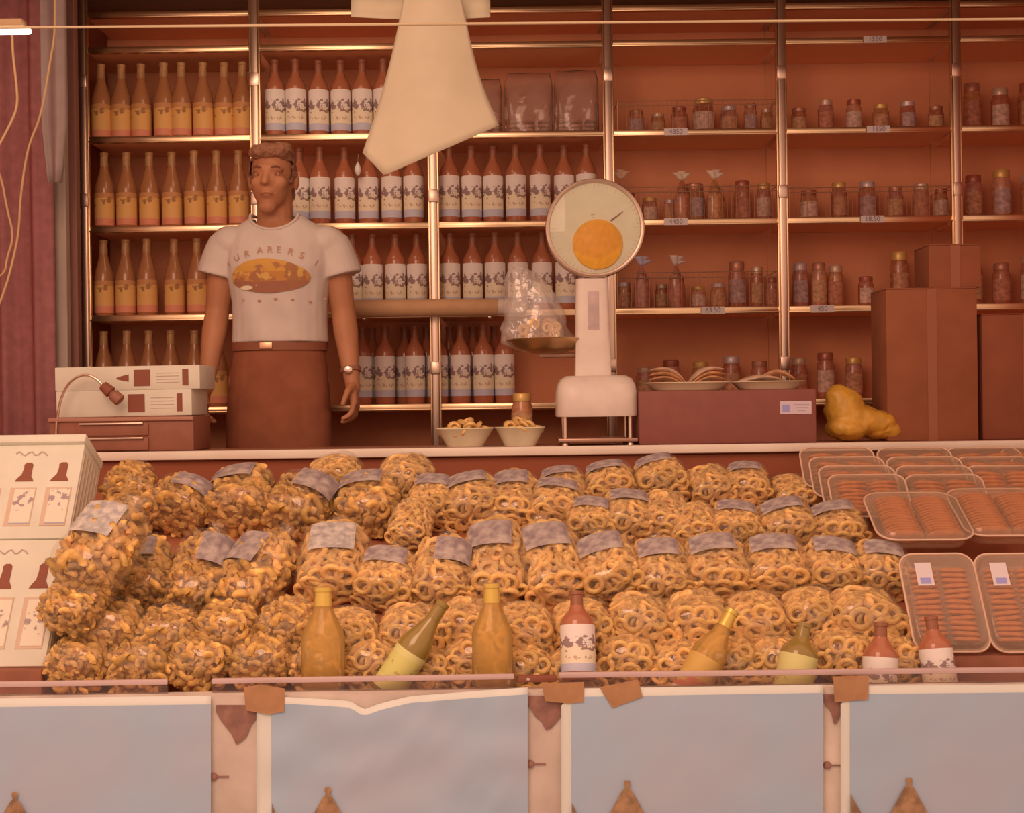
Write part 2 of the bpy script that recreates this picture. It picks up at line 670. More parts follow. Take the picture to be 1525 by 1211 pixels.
def bottle(kind, label, loc, rot=(0, 0, 0), group=None, gm=None, lm=None, cm=None, name='wine_bottle', key=None):
    key = key or kind
    if key not in BM:
        BM[key] = bottle_meshes(kind)
        for me, m in zip(BM[key], (gm, cm, lm)):
            if m:
                me.materials.append(m)
    t = thing(name, label, 'bottle', loc, rot, group)
    for nm, me in zip(('glass', 'capsule', 'label_paper'), BM[key]):
        if nm == 'label_paper' and lm is None:
            continue
        link(nm, me, None, t)
    return t


def row(kind, pxs, lev, desc, group, Y=YBOT, gm=None, lm=None, cm=None, dy=None, start=0):
    for i, px in enumerate(pxs):
        x = P(px, LEV[lev], Y).x
        yy = Y + random.uniform(-.012, .012) + (dy[i] if dy else 0)
        bottle(kind, f'{ORD[i + start]} {desc}', (x, yy, shelf_top[lev]), (0, 0, random.uniform(-.25, .25)), group, gm, lm, cm)


row('amber', [152, 181, 211, 246, 272, 304, 335, 363], 2, 'orange-labelled bottle from the left post, second shelf', 'orange-labelled bottles in the left bay', gm=M_amber, lm=LBL_O, cm=M_caps)
row('amber', [156, 189, 222, 256, 291, 324, 357], 3, 'orange-labelled bottle from the left post, third shelf', 'orange-labelled bottles in the left bay', gm=M_amber, lm=LBL_O, cm=M_caps)
row('amber', [155, 188, 221, 260, 295, 328], 4, 'orange-labelled bottle from the left post, fourth shelf', 'orange-labelled bottles in the left bay', gm=M_amber, lm=LBL_O, cm=M_caps)
row('amber', [155, 191, 223, 255, 290, 325], 5, 'orange-labelled bottle from the left post, lowest shelf', 'orange-labelled bottles in the left bay', gm=M_amber, lm=LBL_O, cm=M_caps)
row('wine', [411, 442, 475, 508, 540, 572, 606], 2, 'white-labelled bottle right of the second post, second shelf', 'white-labelled wine bottles', gm=M_wine, lm=LBL_W, cm=M_capsd)
row('wine', [447, 478, 514, 549, 584, 617], 3, "white-labelled bottle right of the man's neck, third shelf", 'white-labelled wine bottles', gm=M_wine, lm=LBL_W, cm=M_capsd)
row('wine', [526, 556, 590, 622], 4, "white-labelled bottle right of the man's sleeve, fourth shelf", 'white-labelled wine bottles', gm=M_wine, lm=LBL_W, cm=M_capsd)
row('wine', [670, 703, 735, 769, 805, 841, 874], 3, 'white-labelled bottle right of the third post, third shelf', 'white-labelled wine bottles', gm=M_wine, lm=LBL_W, cm=M_capsd)
row('wine', [671, 705, 738, 772, 808, 843, 876], 4, 'white-labelled bottle right of the third post, fourth shelf', 'white-labelled wine bottles', gm=M_wine, lm=LBL_W, cm=M_capsd)
row('wine', [540, 574, 619, 653, 687, 721, 752], 5, 'white-labelled bottle from the left on the lowest shelf', 'white-labelled wine bottles', gm=M_wine, lm=LBL_W, cm=M_caps, Y=4.95,
    dy=[.0, 0, 0, 0, .0, -.01, .0])
row('wine', [556, 604, 637, 671, 705, 737], 5, 'bottle from the left in the back row, lowest shelf', 'white-labelled wine bottles', gm=M_wine, lm=LBL_W, cm=M_caps, Y=5.045)
row('amber', [412, 444, 476, 510, 541], 1, 'bottle right of the second post on the top shelf', 'bottles on the top shelf', gm=M_amber, lm=LBL_O, cm=M_caps) if False else None

# small white drop shape on a thin string among the bottle necks
tg = MB()
tg.lathe([(0, 0), (.006, .004), (.013, .018), (.0125, .028), (.006, .045), (.002, .052), (0, .053)], 14)
tgp = P(533, 262, 4.86)
t = thing('white_drop', "small white drop shape hanging among bottle necks right of the man's head", 'tag', tgp)
obj('drop', tg, mat('bright_white', (.92, .92, .9), .4, emit=None), t)
obj('string', MB().tube([(0, 0, .052), (0, .01, .068), (0, .03, .09)], .0012, 6), M_caps, t)

# cellophane packs on the second shelf of the third bay
M_cello = clear_mat('cellophane', (.97, .95, .93), .16, A(190, 130, 105), .15, 1.5, bump=.35, bscale=22, gain=1.4)
M_cook = mat('wafer', A(182, 104, 66), .7, var=.3, vscale=50, island=.25)


def cello(label, px0, px1, py0, lev, Y):
    a, b = P(px0, LEV[lev], Y), P(px1, LEV[lev], Y)
    h = (shz[lev] + (LEV[lev] - py0) * Y / F) - shelf_top[lev]
    w = b.x - a.x
    t = thing('cellophane_pack', label, 'pack', ((a.x + b.x) / 2, Y, shelf_top[lev]), group='cellophane packs on the second shelf')
    rings = []
    for k in range(9):
        v = k / 8
        ww = w / 2 * (1 - .12 * max(0, (v - .75) / .25) ** 2)
        dd = .045 * (1 - .9 * v ** 3)
        ring = []
        for j in range(28):
            a_ = 2 * PI * j / 28
            cx, sy = math.cos(a_), math.sin(a_)
            p = 4.0
            rr = (abs(cx) ** p + abs(sy) ** p) ** (-1 / p)
            ring.append(Vector((ww * rr * cx, dd * rr * sy + .004 * math.sin(5 * a_ + 6 * v), h * v)))
        rings.append(ring)
    obj('film', MB().loft(rings), M_cello, t, flat_angle=80)
    for k in range(3):
        c = MB()
        for q in range(4):
            c.lathe([(0, 0), (.018, 0), (.023, .004), (.023, .010), (.018, .014), (0, .014)], 14,
                    Matrix.Translation(((k - 1) * w * .3, random.uniform(-.006, .006), .004 + q * .0155)))
        obj('wafer_stack', c, M_cook, t)
    return t


cello('left clear cellophane pack of wafers on shelf behind hanging paper', 752, 824, 102, 2, 4.95)
cello('right clear cellophane pack of wafers beside the scale post', 826, 892, 100, 2, 4.95)
cello('cellophane pack half hidden behind the hanging paper corner', 700, 748, 108, 2, 4.98)

# ------------------------------------------------------------------ wire baskets and jars in the right bays
M_wire = mat('wire', A(176, 112, 78), .4, .6)
M_jar = mat('jar_glass', A(150, 80, 50), .15, spec=.6, coat=.4)
jarcols = [A(166, 90, 60), A(150, 72, 44), A(158, 84, 46), A(154, 78, 56), A(150, 70, 44)]
lidcols = [A(182, 124, 92), A(188, 122, 60), A(160, 88, 60), A(150, 70, 46), A(180, 130, 112)]
lblcols = [A(180, 120, 92), A(166, 96, 62), A(158, 104, 88), A(170, 104, 66), A(164, 86, 58)]
for i, c in enumerate(jarcols):
    mat(f'jar_fill_{i}', c, .25, spec=.5, var=.25, vscale=60, coat=.3)
for i, c in enumerate(lidcols):
    mat(f'lid_{i}', c, .35, .3, spec=.5)
for i, c in enumerate(lblcols):
    mat(f'jarlabel_{i}', c, .6, var=.25, vscale=70)

JM = {}


def jar(label, loc, r, h, ci, li, bi, group, has_label=True):
    key = (round(r, 3), round(h, 3))
    if key not in JM:
        JM[key] = (MB().lathe([(0, 0), (r * .9, 0), (r, .006), (r, h * .72), (r * .82, h * .84), (r * .8, h * .86)], 18).mesh('jar'),
                   MB().lathe([(0, h * .84), (r * .86, h * .84), (r * .88, h * .86), (r * .88, h * .98), (r * .8, h), (0, h)], 18).mesh('lid'),
                   MB().grid(lambda u, v: ((r + .0008) * math.cos(-PI / 2 + (u - .5) * 2.6), (r + .0008) * math.sin(-PI / 2 + (u - .5) * 2.6), h * (.14 + .48 * v)), 12, 1).mesh('paper', True, 180))
    t = thing('preserve_jar', label, 'jar', loc, (0, 0, random.uniform(-.4, .4)), group)
    for nm, me, m in zip(('glass_body', 'lid', 'label_paper'), JM[key], (f'jar_fill_{ci}', f'lid_{li}', f'jarlabel_{bi}')):
        if nm == 'label_paper' and not has_label:
            continue
        o = bpy.data.objects.new(nm, me)
        if not me.materials:
            me.materials.append(MATS[m])
        col.objects.link(o)
        o.parent = t
        o.material_slots[0].link = 'OBJECT'
        o.material_slots[0].material = MATS[m]
    return t


def basket(label, bay, lev, px0, px1, htpx):
    a, b = P(px0, LEV[lev], 4.88), P(px1, LEV[lev], 4.88)
    w, h = b.x - a.x, htpx * 4.88 / F
    t = thing('wire_basket', label, 'basket', ((a.x + b.x) / 2, 4.88, shelf_top[lev]), group='wire shelf baskets')
    fr = MB()
    for z in (.003, h * .85, h):
        fr.tube([(-w / 2, 0, z), (w / 2, 0, z)], .002, 6)
    for sx in (-1, 1):
        fr.tube([(sx * w / 2, 0, 0), (sx * w / 2, 0, h)], .002, 6)
        fr.tube([(sx * w / 2, 0, h), (sx * w / 2, .26, h)], .002, 6)
        fr.tube([(sx * w / 2, .26, 0), (sx * w / 2, .26, h)], .002, 6)
    obj('frame', fr, M_wire, t)
    wr = MB()
    n = int(w / .017)
    for k in range(1, n):
        x = -w / 2 + w * k / n
        wr.tube([(x, 0, 0), (x, 0, h)], .0012, 5)
    obj('upright_wires', wr, M_wire, t)
    return t


basket('wire basket front on the second shelf right of the scale post', 3, 2, 920, 1158, 46)
basket('wire basket front on the third shelf right of the scale dial', 3, 3, 920, 1158, 50)
basket('wire basket front on the fourth shelf right of the scale column', 3, 4, 920, 1158, 54)
basket('dim wire basket on the third shelf near the right end', 4, 3, 1176, 1418, 46)

bn = {3: 'fourth bay', 4: 'fifth bay', 5: 'rightmost bay'}
specs = {
    (3, 1): [], (4, 1): [], (5, 1): [],
    (3, 2): [(948, .03, .10), (980, .028, .085), (1012, .032, .11), (1048, .042, .14), (1086, .034, .11), (1118, .026, .12), (1142, .024, .10)],
    (3, 3): [(936, .03, .12), (968, .03, .10), (998, .026, .09), (1034, .042, .15), (1068, .03, .13), (1106, .032, .17), (1138, .027, .15)],
    (3, 4): [(930, .028, .11), (958, .028, .12), (986, .026, .10), (1010, .028, .13), (1040, .03, .09), (1070, .03, .10), (1098, .034, .19), (1128, .026, .17), (1150, .022, .12)],
    (3, 5): [(960, .034, .13), (1000, .036, .16), (1044, .034, .15), (1090, .036, .17), (1132, .034, .15)],
    (4, 2): [(1190, .03, .10), (1230, .03, .13), (1272, .03, .13), (1312, .032, .11), (1352, .03, .12), (1394, .03, .10)],
    (4, 3): [(1205, .034, .12), (1250, .03, .15), (1292, .034, .16), (1334, .03, .13), (1372, .032, .14), (1402, .026, .12)],
    (4, 4): [(1192, .032, .18), (1220, .03, .18), (1245, .03, .17), (1290, .03, .12), (1340, .036, .22), (1385, .032, .15)],
    (4, 5): [(1190, .034, .16), (1230, .034, .18), (1272, .034, .16), (1312, .03, .17), (1350, .03, .15)],
    (5, 2): [(1448, .034, .2), (1490, .034, .18), (1530, .034, .2)],
    (5, 3): [(1450, .034, .18), (1492, .036, .2), (1534, .034, .18)],
    (5, 4): [(1450, .034, .2), (1492, .034, .17), (1534, .034, .2)],
}
for (bay, lev), items in specs.items():
    for i, (px, r, h) in enumerate(items):
        Y = 4.96 if h < .16 else 5.01
        x = P(px, LEV[lev], Y).x
        jar(f'{ORD[i]} preserve jar from the left, {lname[lev]} shelf, {bn[bay]}', (x, Y, shelf_top[lev]), r, h,
            (i * 2 + lev + bay) % 5, (i * 3 + lev) % 5, (i + lev * 2 + bay) % 5, 'jars in the right bays')

# little wrapped gift bags with bows among the jars
M_bow = mat('bow_paper', A(206, 150, 116), .5, var=.15)
for i, (px, lev, py, c) in enumerate([(925, 3, 268, (186, 122, 88)), (1015, 3, 270, (192, 138, 102)), (1064, 3, 268, (196, 142, 110)), (955, 4, 397, (166, 126, 120)), (1006, 4, 396, (186, 134, 112))]):
    Y = 4.90
    p = P(px, py, Y)
    r_, nm = .030, ['sweet bag with a tan paper top, next to the post', 'sweet bag with a cream bow, middle of the third shelf', 'sweet bag with a pale bow, right of the cream bow one',
                    'sweet bag with a blue-grey top beside the dial', 'sweet bag with a white top on the fourth shelf'][i]
    z0 = shelf_top[lev]
    h = p.z - z0
    t = thing('sweet_bag', 'small wrapped ' + nm, 'bag', (p.x, Y, z0), group='small wrapped bags in the baskets')
    body = MB()
    rings = []
    for k in range(9):
        v = k / 8
        rr = r_ * (1 - .75 * max(0, (v - .5) / .5) ** 1.5) * (.85 + .15 * min(1, v * 6))
        rings.append([Vector((rr * math.cos(2 * PI * j / 16) * (1 + .05 * math.sin(3 * j)), rr * .7 * math.sin(2 * PI * j / 16), h * v)) for j in range(16)])
    obj('body', body.loft(rings), MATS[f'jar_fill_{i % 5}'], t)
    tuft = MB()
    for q in range(3):
        a = -.8 + .7 * q + .15 * i
        tuft.grid(lambda u, v: Vector((math.sin(a) * .034 * v + (u - .5) * .016 * (1 + v), -.008 * v + .006 * math.sin(q), h + .004 + math.cos(a) * .036 * v)), 2, 4)
    o = obj('bow', tuft, mat(f'bow_{i}', A(*c), .5, var=.1), t)
    o.modifiers.new('thick', 'SOLIDIFY').thickness = .0015

# row of small stemmed glasses on the lowest shelf, fifth bay
M_gl = clear_mat('drinking_glass', (.9, .85, .8), .12, A(190, 130, 100), .08, 1.5, gain=1.5)

# ------------------------------------------------------------------ the counter
YC0, YC1 = 3.86, 4.14
zc = P(762, 666, YC0).z
t = thing('counter', 'long brown shop counter with a pale front edge trim', 'counter', (0, YC0, 0))
wood = mat('counter_top', A(150, 80, 52), .4, spec=.5, var=.1)
obj('worktop', MB().box((.1, (YC1 - YC0) / 2, zc - .014), (4.0, YC1 - YC0, .028), .003), wood, t)
obj('edge_trim', MB().box((.1, -.008, zc - .012), (4.0, .016, .026), .004), mat('trim_pale', A(226, 166, 132), .45, spec=.4, var=.06, vscale=5), t)
obj('front_board', MB().box((.1, .02, (zc + .8) / 2 - .02), (3.9, .02, zc - .8 - .02)), mat('counter_front', A(146, 66, 38), .7), t)
obj('back_board', MB().box((.1, YC1 - YC0 - .02, (zc + .8) / 2 - .02), (3.9, .02, zc - .8 - .02)), M_dark, t)

# dark cash drawer under the cartons
a, b = P(92, 668, 4.0), P(302, 668, 4.0)
cdh = P(200, 620, 4.0).z - zc
t = thing('cash_drawer', 'dark brown metal drawer unit under the flat wine cartons', 'drawer', ((a.x + b.x) / 2, 4.0, zc))
w = b.x - a.x
obj('body', MB().box((0, 0, cdh / 2), (w, .22, cdh), .006), mat('drawer_brown', A(140, 72, 48), .5, var=.06), t)
for k, z in enumerate((cdh * .64, cdh * .22)):
    dr = obj('drawer', MB().box((-.06 * w, -.113, z), (w * .5, .012, cdh * .36), .003), mat('drawer_brown'), t)
    obj('handle_strip', MB().box((-.06 * w, -.122, z + cdh * .16), (w * .44, .012, .006), .002), M_post, dr)
obj('top_lip', MB().box((0, -.112, cdh - .008), (w, .014, .012), .003), mat('lip_brown', A(165, 95, 68), .5), t)

# flat wine cartons on it


def flat_carton(label, px0, px1, py0, py1, sq0, sq1, bd0, bd1, neck, z0):
    Y = 3.94
    a, b = P(px0, py1, Y), P(px1, py1, Y)
    h = (py1 - py0) * Y / F
    w = b.x - a.x
    t = thing('flat_wine_carton', label, 'carton', ((a.x + b.x) / 2, Y, z0), (0, R(-.4), 0), group='flat wine cartons')
    obj('box', MB().box((0, .10, h / 2), (w, .20, h), .003), M_card, t)
    X = lambda px: (px - (px0 + px1) / 2) * Y / F
    g = MB().box((X((sq0 + sq1) / 2), -.0012, h * .5), ((sq1 - sq0) * Y / F, .002, h * .68), .0008)
    obj('bottle_body_print', g, M_print, t, smooth=False)
    g = MB().box((X((bd0 + bd1) / 2), -.0012, h * .5), ((bd1 - bd0) * Y / F, .002, h * .68), .0008)
    obj('dark_band_print', g, M_print, t, smooth=False)
    if neck:
        Mx = Matrix.Translation((0, -.0002, 0)) @ Matrix.Rotation(PI / 2, 4, 'X')
        poly = [(X(sq0 - 26), h * .47), (X(sq0 - 17), h * .40), (X(sq0 - 8), h * .36), (X(sq0 - 8), h * .66), (X(sq0 - 17), h * .60), (X(sq0 - 26), h * .52)]
        obj('bottle_neck_print', MB().prism(poly, .002, Mx), M_print, t, smooth=False)
    g = MB()
    for q in range(4):
        g.box((X((sq1 + bd0) / 2 + 2), -.0008, h * (.3 + .13 * q)), ((bd0 - sq1) * .72 * Y / F, .0014, .0016))
    obj('label_print', g, mat('grey_print', A(180, 128, 104), .6), t, smooth=False)
    return t, h


tl, hl = flat_carton('lower flat white wine carton, on the dark drawer unit', 84, 286, 579, 618, 191, 216, 264, 272, False, zc + cdh)
tu, hu = flat_carton('upper flat white wine carton lying on another carton', 82, 298, 543, 579, 200, 224, 272, 281, True, zc + cdh + hl)

# gooseneck with a dark head in front of the cartons
g0 = P(84, 668, 3.885)
zt = lambda px, py: P(px, py, 3.885) - Vector((g0.x, 3.885, zc))
t = thing('gooseneck_tube', 'thin curved metal gooseneck with a dark head before the flat cartons', 'gooseneck', (g0.x, 3.885, zc))
pts = [(0, 0, .012)] + [tuple(zt(px, py)) for px, py in [(83, 636), (87, 612), (92, 590), (102, 571), (116, 560), (131, 558), (145, 565), (154, 575)]]
for _ in range(2):
    q = [pts[0]]
    for i in range(len(pts) - 1):
        p0, p1 = Vector(pts[i]), Vector(pts[i + 1])
        q += [tuple(p0 * .75 + p1 * .25), tuple(p0 * .25 + p1 * .75)]
    pts = q + [pts[-1]]
obj('tube', MB().tube(pts, .0042, 8), mat('gooseneck_metal', (.78, .6, .48), .3, .9), t)
obj('base', MB().lathe([(0, 0), (.024, 0), (.024, .008), (.012, .014), (0, .014)], 16), mat('gooseneck_base', A(150, 90, 70), .4), t)
h0, h1 = zt(152, 573), zt(180, 598)
h0, h1 = Vector(h0), Vector(h1)
d = h1 - h0
hd = MB().tube([h0, h0 + d * .05, h0 + d * .45, h0 + d * .48], [.008, .015, .019, .017], 14)
hd2 = MB().tube([h0 + d * .48, h0 + d * .56, h0 + d * .60, h0 + d * .95, h0 + d], [.012, .012, .018, .019, .012], 14)
obj('dark_head', hd, M_print, t)
obj('head_ring', hd2, mat('head_brown', A(146, 78, 54), .5), t)

# ------------------------------------------------------------------ tubs of ring biscuits
M_tub = mat('tub_white', A(206, 160, 116), .5, var=.05)
M_ring = mat('ring_biscuit', A(226, 138, 74), .6, var=.2, vscale=45, island=.28, bump=.25, bscale=160)
M_curl = mat('fried_curl', A(206, 128, 62), .55, var=.3, vscale=40, island=.38, bump=.25, bscale=140)
M_core = mat('bag_core', A(196, 116, 56), .8, var=.3, vscale=40)


def tub(label, px0, px1, pyr, pyb, Y, seed, what):
    a, b = P(px0, pyb, Y), P(px1, pyb, Y)
    w = (b.x - a.x) / 2
    h = (pyb - pyr) * Y / F
    t = thing('snack_tub', label, 'tub', ((a.x + b.x) / 2, Y, zc), group='white snack tubs')
    def ring(s, z, inset=0):
        out = []
        for j in range(32):
            an = 2 * PI * j / 32
            cx, sy = math.cos(an), math.sin(an)
            rr = (abs(cx) ** 4 + abs(sy) ** 4) ** (-1 / 4)
            out.append(Vector(((w * s - inset) * rr * cx, (w * .8 * s - inset) * rr * sy, z)))
        return out
    obj('wall', MB().loft([ring(.62, 0), ring(.66, .006), ring(.97, h - .004), ring(1.0, h - .003), ring(1.0, h), ring(.95, h), ring(.64, .008)], True), M_tub, t, flat_angle=50)
    rnd = random.Random(seed)
    me = MB().torus((0, 0, 0), .0165, .0068, 14, 7).mesh('ring')
    me.materials.append(M_ring)
    for k in range(17):
        lay = 0 if k < 9 else (1 if k < 15 else 2)
        rad = (.68, .42, .1)[lay] * w
        an = k * 2.4
        loc = t.location + Vector((rad * math.cos(an), rad * .8 * math.sin(an), h - .012 + lay * .014))
        o = link('ring_biscuit', me, None, None, loc, (rnd.uniform(-.8, .8), rnd.uniform(-.8, .8), rnd.uniform(0, 6)))
        o.scale = (1, 1, 1)
        tag(o, 'golden ring biscuit heaped in ' + what, 'biscuit', 'ring biscuits in ' + what)


tub('left white plastic tub of golden ring biscuits on the counter', 650, 736, 638, 666, 3.99, 3, 'the left white tub')
tub('right white plastic tub of ring biscuits, nearer the scale', 737, 812, 634, 662, 4.0, 5, 'the white tub nearer the scale')

# small jar behind tubs
jar('amber jar standing behind the right tub beside the scale', (P(778, 640, 4.09).x, 4.09, zc), .034, .165, 2, 1, 3, 'jars on the counter')

# ------------------------------------------------------------------ weighing scale
YW = 4.0
k_ = YW / F
sc = P(888, 655, YW)
t = thing('weighing_scale', 'tall white shop scale with a round dial and orange disc', 'scale', (sc.x, YW, zc))
enam = mat('scale_enamel', A(208, 156, 126), .35, spec=.5, var=.05, vscale=14)
S = lambda px, py, y=0: Vector((P(px, py, YW).x - sc.x, y, P(px, py, YW).z - zc))
z_b0, z_b1 = S(888, 620).z, S(888, 560).z
base = MB()
rings = []
for (z, wf, df) in [(z_b0, .98, .98), (z_b0 + .004, 1, 1), (z_b0 + .07, .99, .99), (z_b1 - .03, .96, .9), (z_b1 - .010, .88, .78), (z_b1, .74, .6)]:
    ring = []
    for j in range(36):
        an = 2 * PI * j / 36
        cx, sy = math.cos(an), math.sin(an)
        rr = (abs(cx) ** 6 + abs(sy) ** 6) ** (-1 / 6)
        ring.append(Vector((.126 * wf * rr * cx, .1 * df * rr * sy, z)))
    rings.append(ring)
obj('base', base.loft(rings), enam, t, flat_angle=50)
zf = z_b0
obj('foot_plate', MB().box((0, 0, .016), (.245, .19, .012), .004), mat('scale_steel', A(160, 100, 72), .35, .5), t)
for sx in (-1, 1):
    for sy in (-1, 1):
        obj('foot', MB().lathe([(0, 0), (.012, 0), (.011, .01), (.007, .014), (.007, zf + .002), (0, zf + .002)], 12, Matrix.Translation((sx * .10, sy * .075, 0))), M_post, t)
z_c0, z_c1 = z_b1 - .012, S(888, 416).z
col_m = MB()
rings = []
for v in range(7):
    q = v / 6
    w2 = .057 - .007 * q
    ring = []
    for j in range(28):
        an = 2 * PI * j / 28
        cx, sy = math.cos(an), math.sin(an)
        rr = (abs(cx) ** 7 + abs(sy) ** 7) ** (-1 / 7)
        ring.append(Vector((-.008 + w2 * rr * cx, .034 * rr * sy, z_c0 + (z_c1 - z_c0) * q)))
    rings.append(ring)
obj('column', col_m.loft(rings), enam, t, flat_angle=50)
obj('column_plate', MB().box((-.006, -.0345, z_c0 + .215), (.035, .003, .12), .001), mat('column_grey', A(186, 132, 112), .5, var=.15), t)
dc = S(885, 342)
rd = 72 * k_
Mx = Matrix.Translation((dc.x, 0, dc.z)) @ Matrix.Rotation(PI / 2, 4, 'X')
obj('dial_housing', MB().lathe([(0, -.045), (rd * .93, -.045), (rd, -.03), (rd, .034), (rd * .985, .040), (rd * .95, .040), (rd * .94, .03), (0, .03)], 64, Mx), enam, t, flat_angle=50)
rim = MB().torus((0, 0, 0), rd * .975, .007, 64, 8, Mx @ Matrix.Translation((0, 0, .036)))
obj('dial_rim', rim, M_post, t)
fc = obj('dial_face', MB().lathe([(0, .031), (rd * .945, .031), (rd * .945, .033), (0, .033)], 64, Mx), mat('dial_cream', A(204, 162, 124), .45, var=.03, vscale=30), t)
tk = MB()
for q in range(60):
    an = 2 * PI * q / 60
    L = .012 if q % 5 == 0 else .006
    tk.box((0, rd * .90 - L / 2, .0335), (.0012, L, .001), 0, Mx @ Matrix.Rotation(an, 4, 'Z'))
obj('dial_ticks', tk, mat('tick_tan', A(180, 132, 100), .6), fc, smooth=False)
oc = S(889, 366)
Mo = Matrix.Translation((oc.x, 0, oc.z)) @ Matrix.Rotation(PI / 2, 4, 'X')
ro = 37 * k_
obj('orange_disc', MB().lathe([(0, .033), (ro, .033), (ro, .038), (ro * .97, .040), (0, .040)], 48, Mo), mat('disc_orange', A(212, 126, 26), .45, var=.07, vscale=60), t, flat_angle=50)
nd0, nd1 = S(908, 331, 0), S(926, 318, 0)
obj('needle', MB().tube([(nd0.x, -.037, nd0.z), (nd1.x, -.037, nd1.z)], [.0022, .0012], 6), M_print, t)
m0 = S(880, 322)
obj('dial_mark', MB().box((m0.x + .004, -.0335, m0.z), (.012, .001, .003)).box((m0.x + .004, -.0335, m0.z - .009), (.007, .001, .002)), mat('tick_tan'), t, smooth=False)
obj('dial_glass', MB().lathe([(0, .047), (rd * .5, .045), (rd * .93, .039), (rd * .93, .038), (0, .044)], 48, Mx), clear_mat('clear_glass', (.98, .97, .96), .0, rough=.03, ior=1.4), t, flat_angle=80)
# pan on its arm, to the left behind the column
pc = S(815, 512, .06)
obj('pan_arm', MB().box((pc.x * .5, .05, pc.z - .035), (abs(pc.x) + .05, .02, .014), .003), mat('scale_steel'), t)
obj('arm_stem', MB().box((-.05, .05, (z_b1 + pc.z - .035) / 2 - .01), (.02, .02, pc.z - .035 - z_b1 + .03), .003), mat('scale_steel'), t)
obj('pan', MB().lathe([(0, -.03), (.05, -.028), (.10, -.012), (.128, .012), (.131, .014), (.128, .017), (.10, -.007), (.05, -.022), (0, -.024)], 40,
                      Matrix.Translation((pc.x, .05, pc.z))), mat('pan_brass', (.62, .42, .22), .3, .8), t, flat_angle=60)

# clear bag of snacks standing in the pan
pb = Vector((sc.x + pc.x - .02, YW + .05, zc + pc.z - .022))
t = thing('clear_snack_bag', 'crumpled clear plastic bag of snacks standing in the scale pan', 'bag', pb)
h = P(800, 402, YW).z - pb.z
rings = []
rnd = random.Random(4)
for k in range(22):
    v = k / 21
    wx = (.075 * (1 - v) ** .6 + .042) * (min(1, .55 + v * 5))
    wy = (.055 * (1 - v) ** .8 + .012) * (min(1, .55 + v * 5))
    cx0 = -.012 * math.sin(v * 3) - .045 * v ** 2
    ring = []
    for j in range(36):
        an = 2 * PI * j / 36
        nz = mnoise.noise(Vector((math.cos(an) * 2.2, math.sin(an) * 2.2, v * 5))) * .2 + .06 * math.sin(7 * an + 5 * v)
        ring.append(Vector((cx0 + wx * math.cos(an) * (1 + nz), wy * math.sin(an) * (1 + nz), h * v * (1 + .05 * math.cos(an + 2.5) * v) + .002)))
    rings.append(ring)
M_poly = clear_mat('polythene', (.98, .96, .94), .22, A(222, 172, 150), .15, 1.5, bump=.6, bscale=30, even=.10)
obj('film', MB().loft(rings), M_poly, t, flat_angle=80)
fl = MB()
for k in range(46):
    an, rr = rnd.uniform(0, 6.28), rnd.uniform(.1, 1) ** .5
    z = rnd.uniform(.014, .09)
    fl.torus((rr * .062 * math.cos(an), rr * .045 * math.sin(an), z), .013, .006, 10, 6, Euler((rnd.uniform(-2, 2), rnd.uniform(-2, 2), 0)).to_matrix().to_4x4())
o = obj('snack_filling', fl, M_ring, t)
o['kind'] = 'stuff'

# paper roll in front of the fourth shelf, on two arms
Y = 4.74
a, b = P(528, 459, Y), P(742, 458, Y)
t = thing('paper_roll', 'long beige paper roll held horizontally in front of the fourth shelf', 'paper roll', ((a.x + b.x) / 2, Y, (a.z + b.z) / 2))
L = b.x - a.x
Mr = Matrix.Rotation(PI / 2, 4, 'Y')
obj('roll', MB().lathe([(.012, -L / 2), (.031, -L / 2), (.032, -L / 2 + .003), (.032, L / 2 - .003), (.031, L / 2), (.012, L / 2)], 28, Mr), mat('roll_beige', A(192, 122, 78), .7, var=.05), t, flat_angle=50)
obj('white_end', MB().lathe([(.012, L / 2), (.030, L / 2), (.030, L / 2 + .09), (.02, L / 2 + .105), (.012, L / 2 + .105)], 28, Mr), mat('roll_white', A(206, 154, 124), .6), t, flat_angle=50)
for sx in (-1, 1):
    obj('bracket', MB().box((sx * L * .44, .06, -.036), (.012, .12, .006), .002).box((sx * L * .44, .028, -.015), (.012, .006, .05), .002), M_post, t)

# ------------------------------------------------------------------ dark box with pastry trays
Y = 3.99
a, b = P(952, 664, 3.9), P(1216, 664, 3.9)
hb = P(1080, 581, 3.9).z - zc
t = thing('display_box', 'large dark plum box on the counter under the pastry trays', 'box', ((a.x + b.x) / 2, 4.0, zc))
w = b.x - a.x
obj('box_body', MB().box((0, 0, hb / 2), (w, .21, hb), .005), mat('plum_box', A(130, 62, 46), .6, var=.05), t)
lx = P(1185, 607, 3.895).x - t.location.x
lz = P(1185, 607, 3.895).z - zc
lb = obj('stuck_label', MB().box((lx, -.1062, lz), (47 * 3.9 / F, .0014, 19 * 3.9 / F)), mat('label_pale', A(196, 146, 132), .6), t, smooth=False)
mk = MB().box((lx - .030, -.1072, lz - .002), (.022, .0008, .022))
obj('blue_mark', mk, mat('blue_ink', A(150, 118, 140), .6), lb, smooth=False)
tl_ = MB()
for q in range(3):
    tl_.box((lx + .018, -.1072, lz + .009 - q * .009), (.045 - .01 * q, .0008, .0025))
obj('print_lines', tl_, mat('faint_ink', A(170, 122, 110), .6), lb, smooth=False)


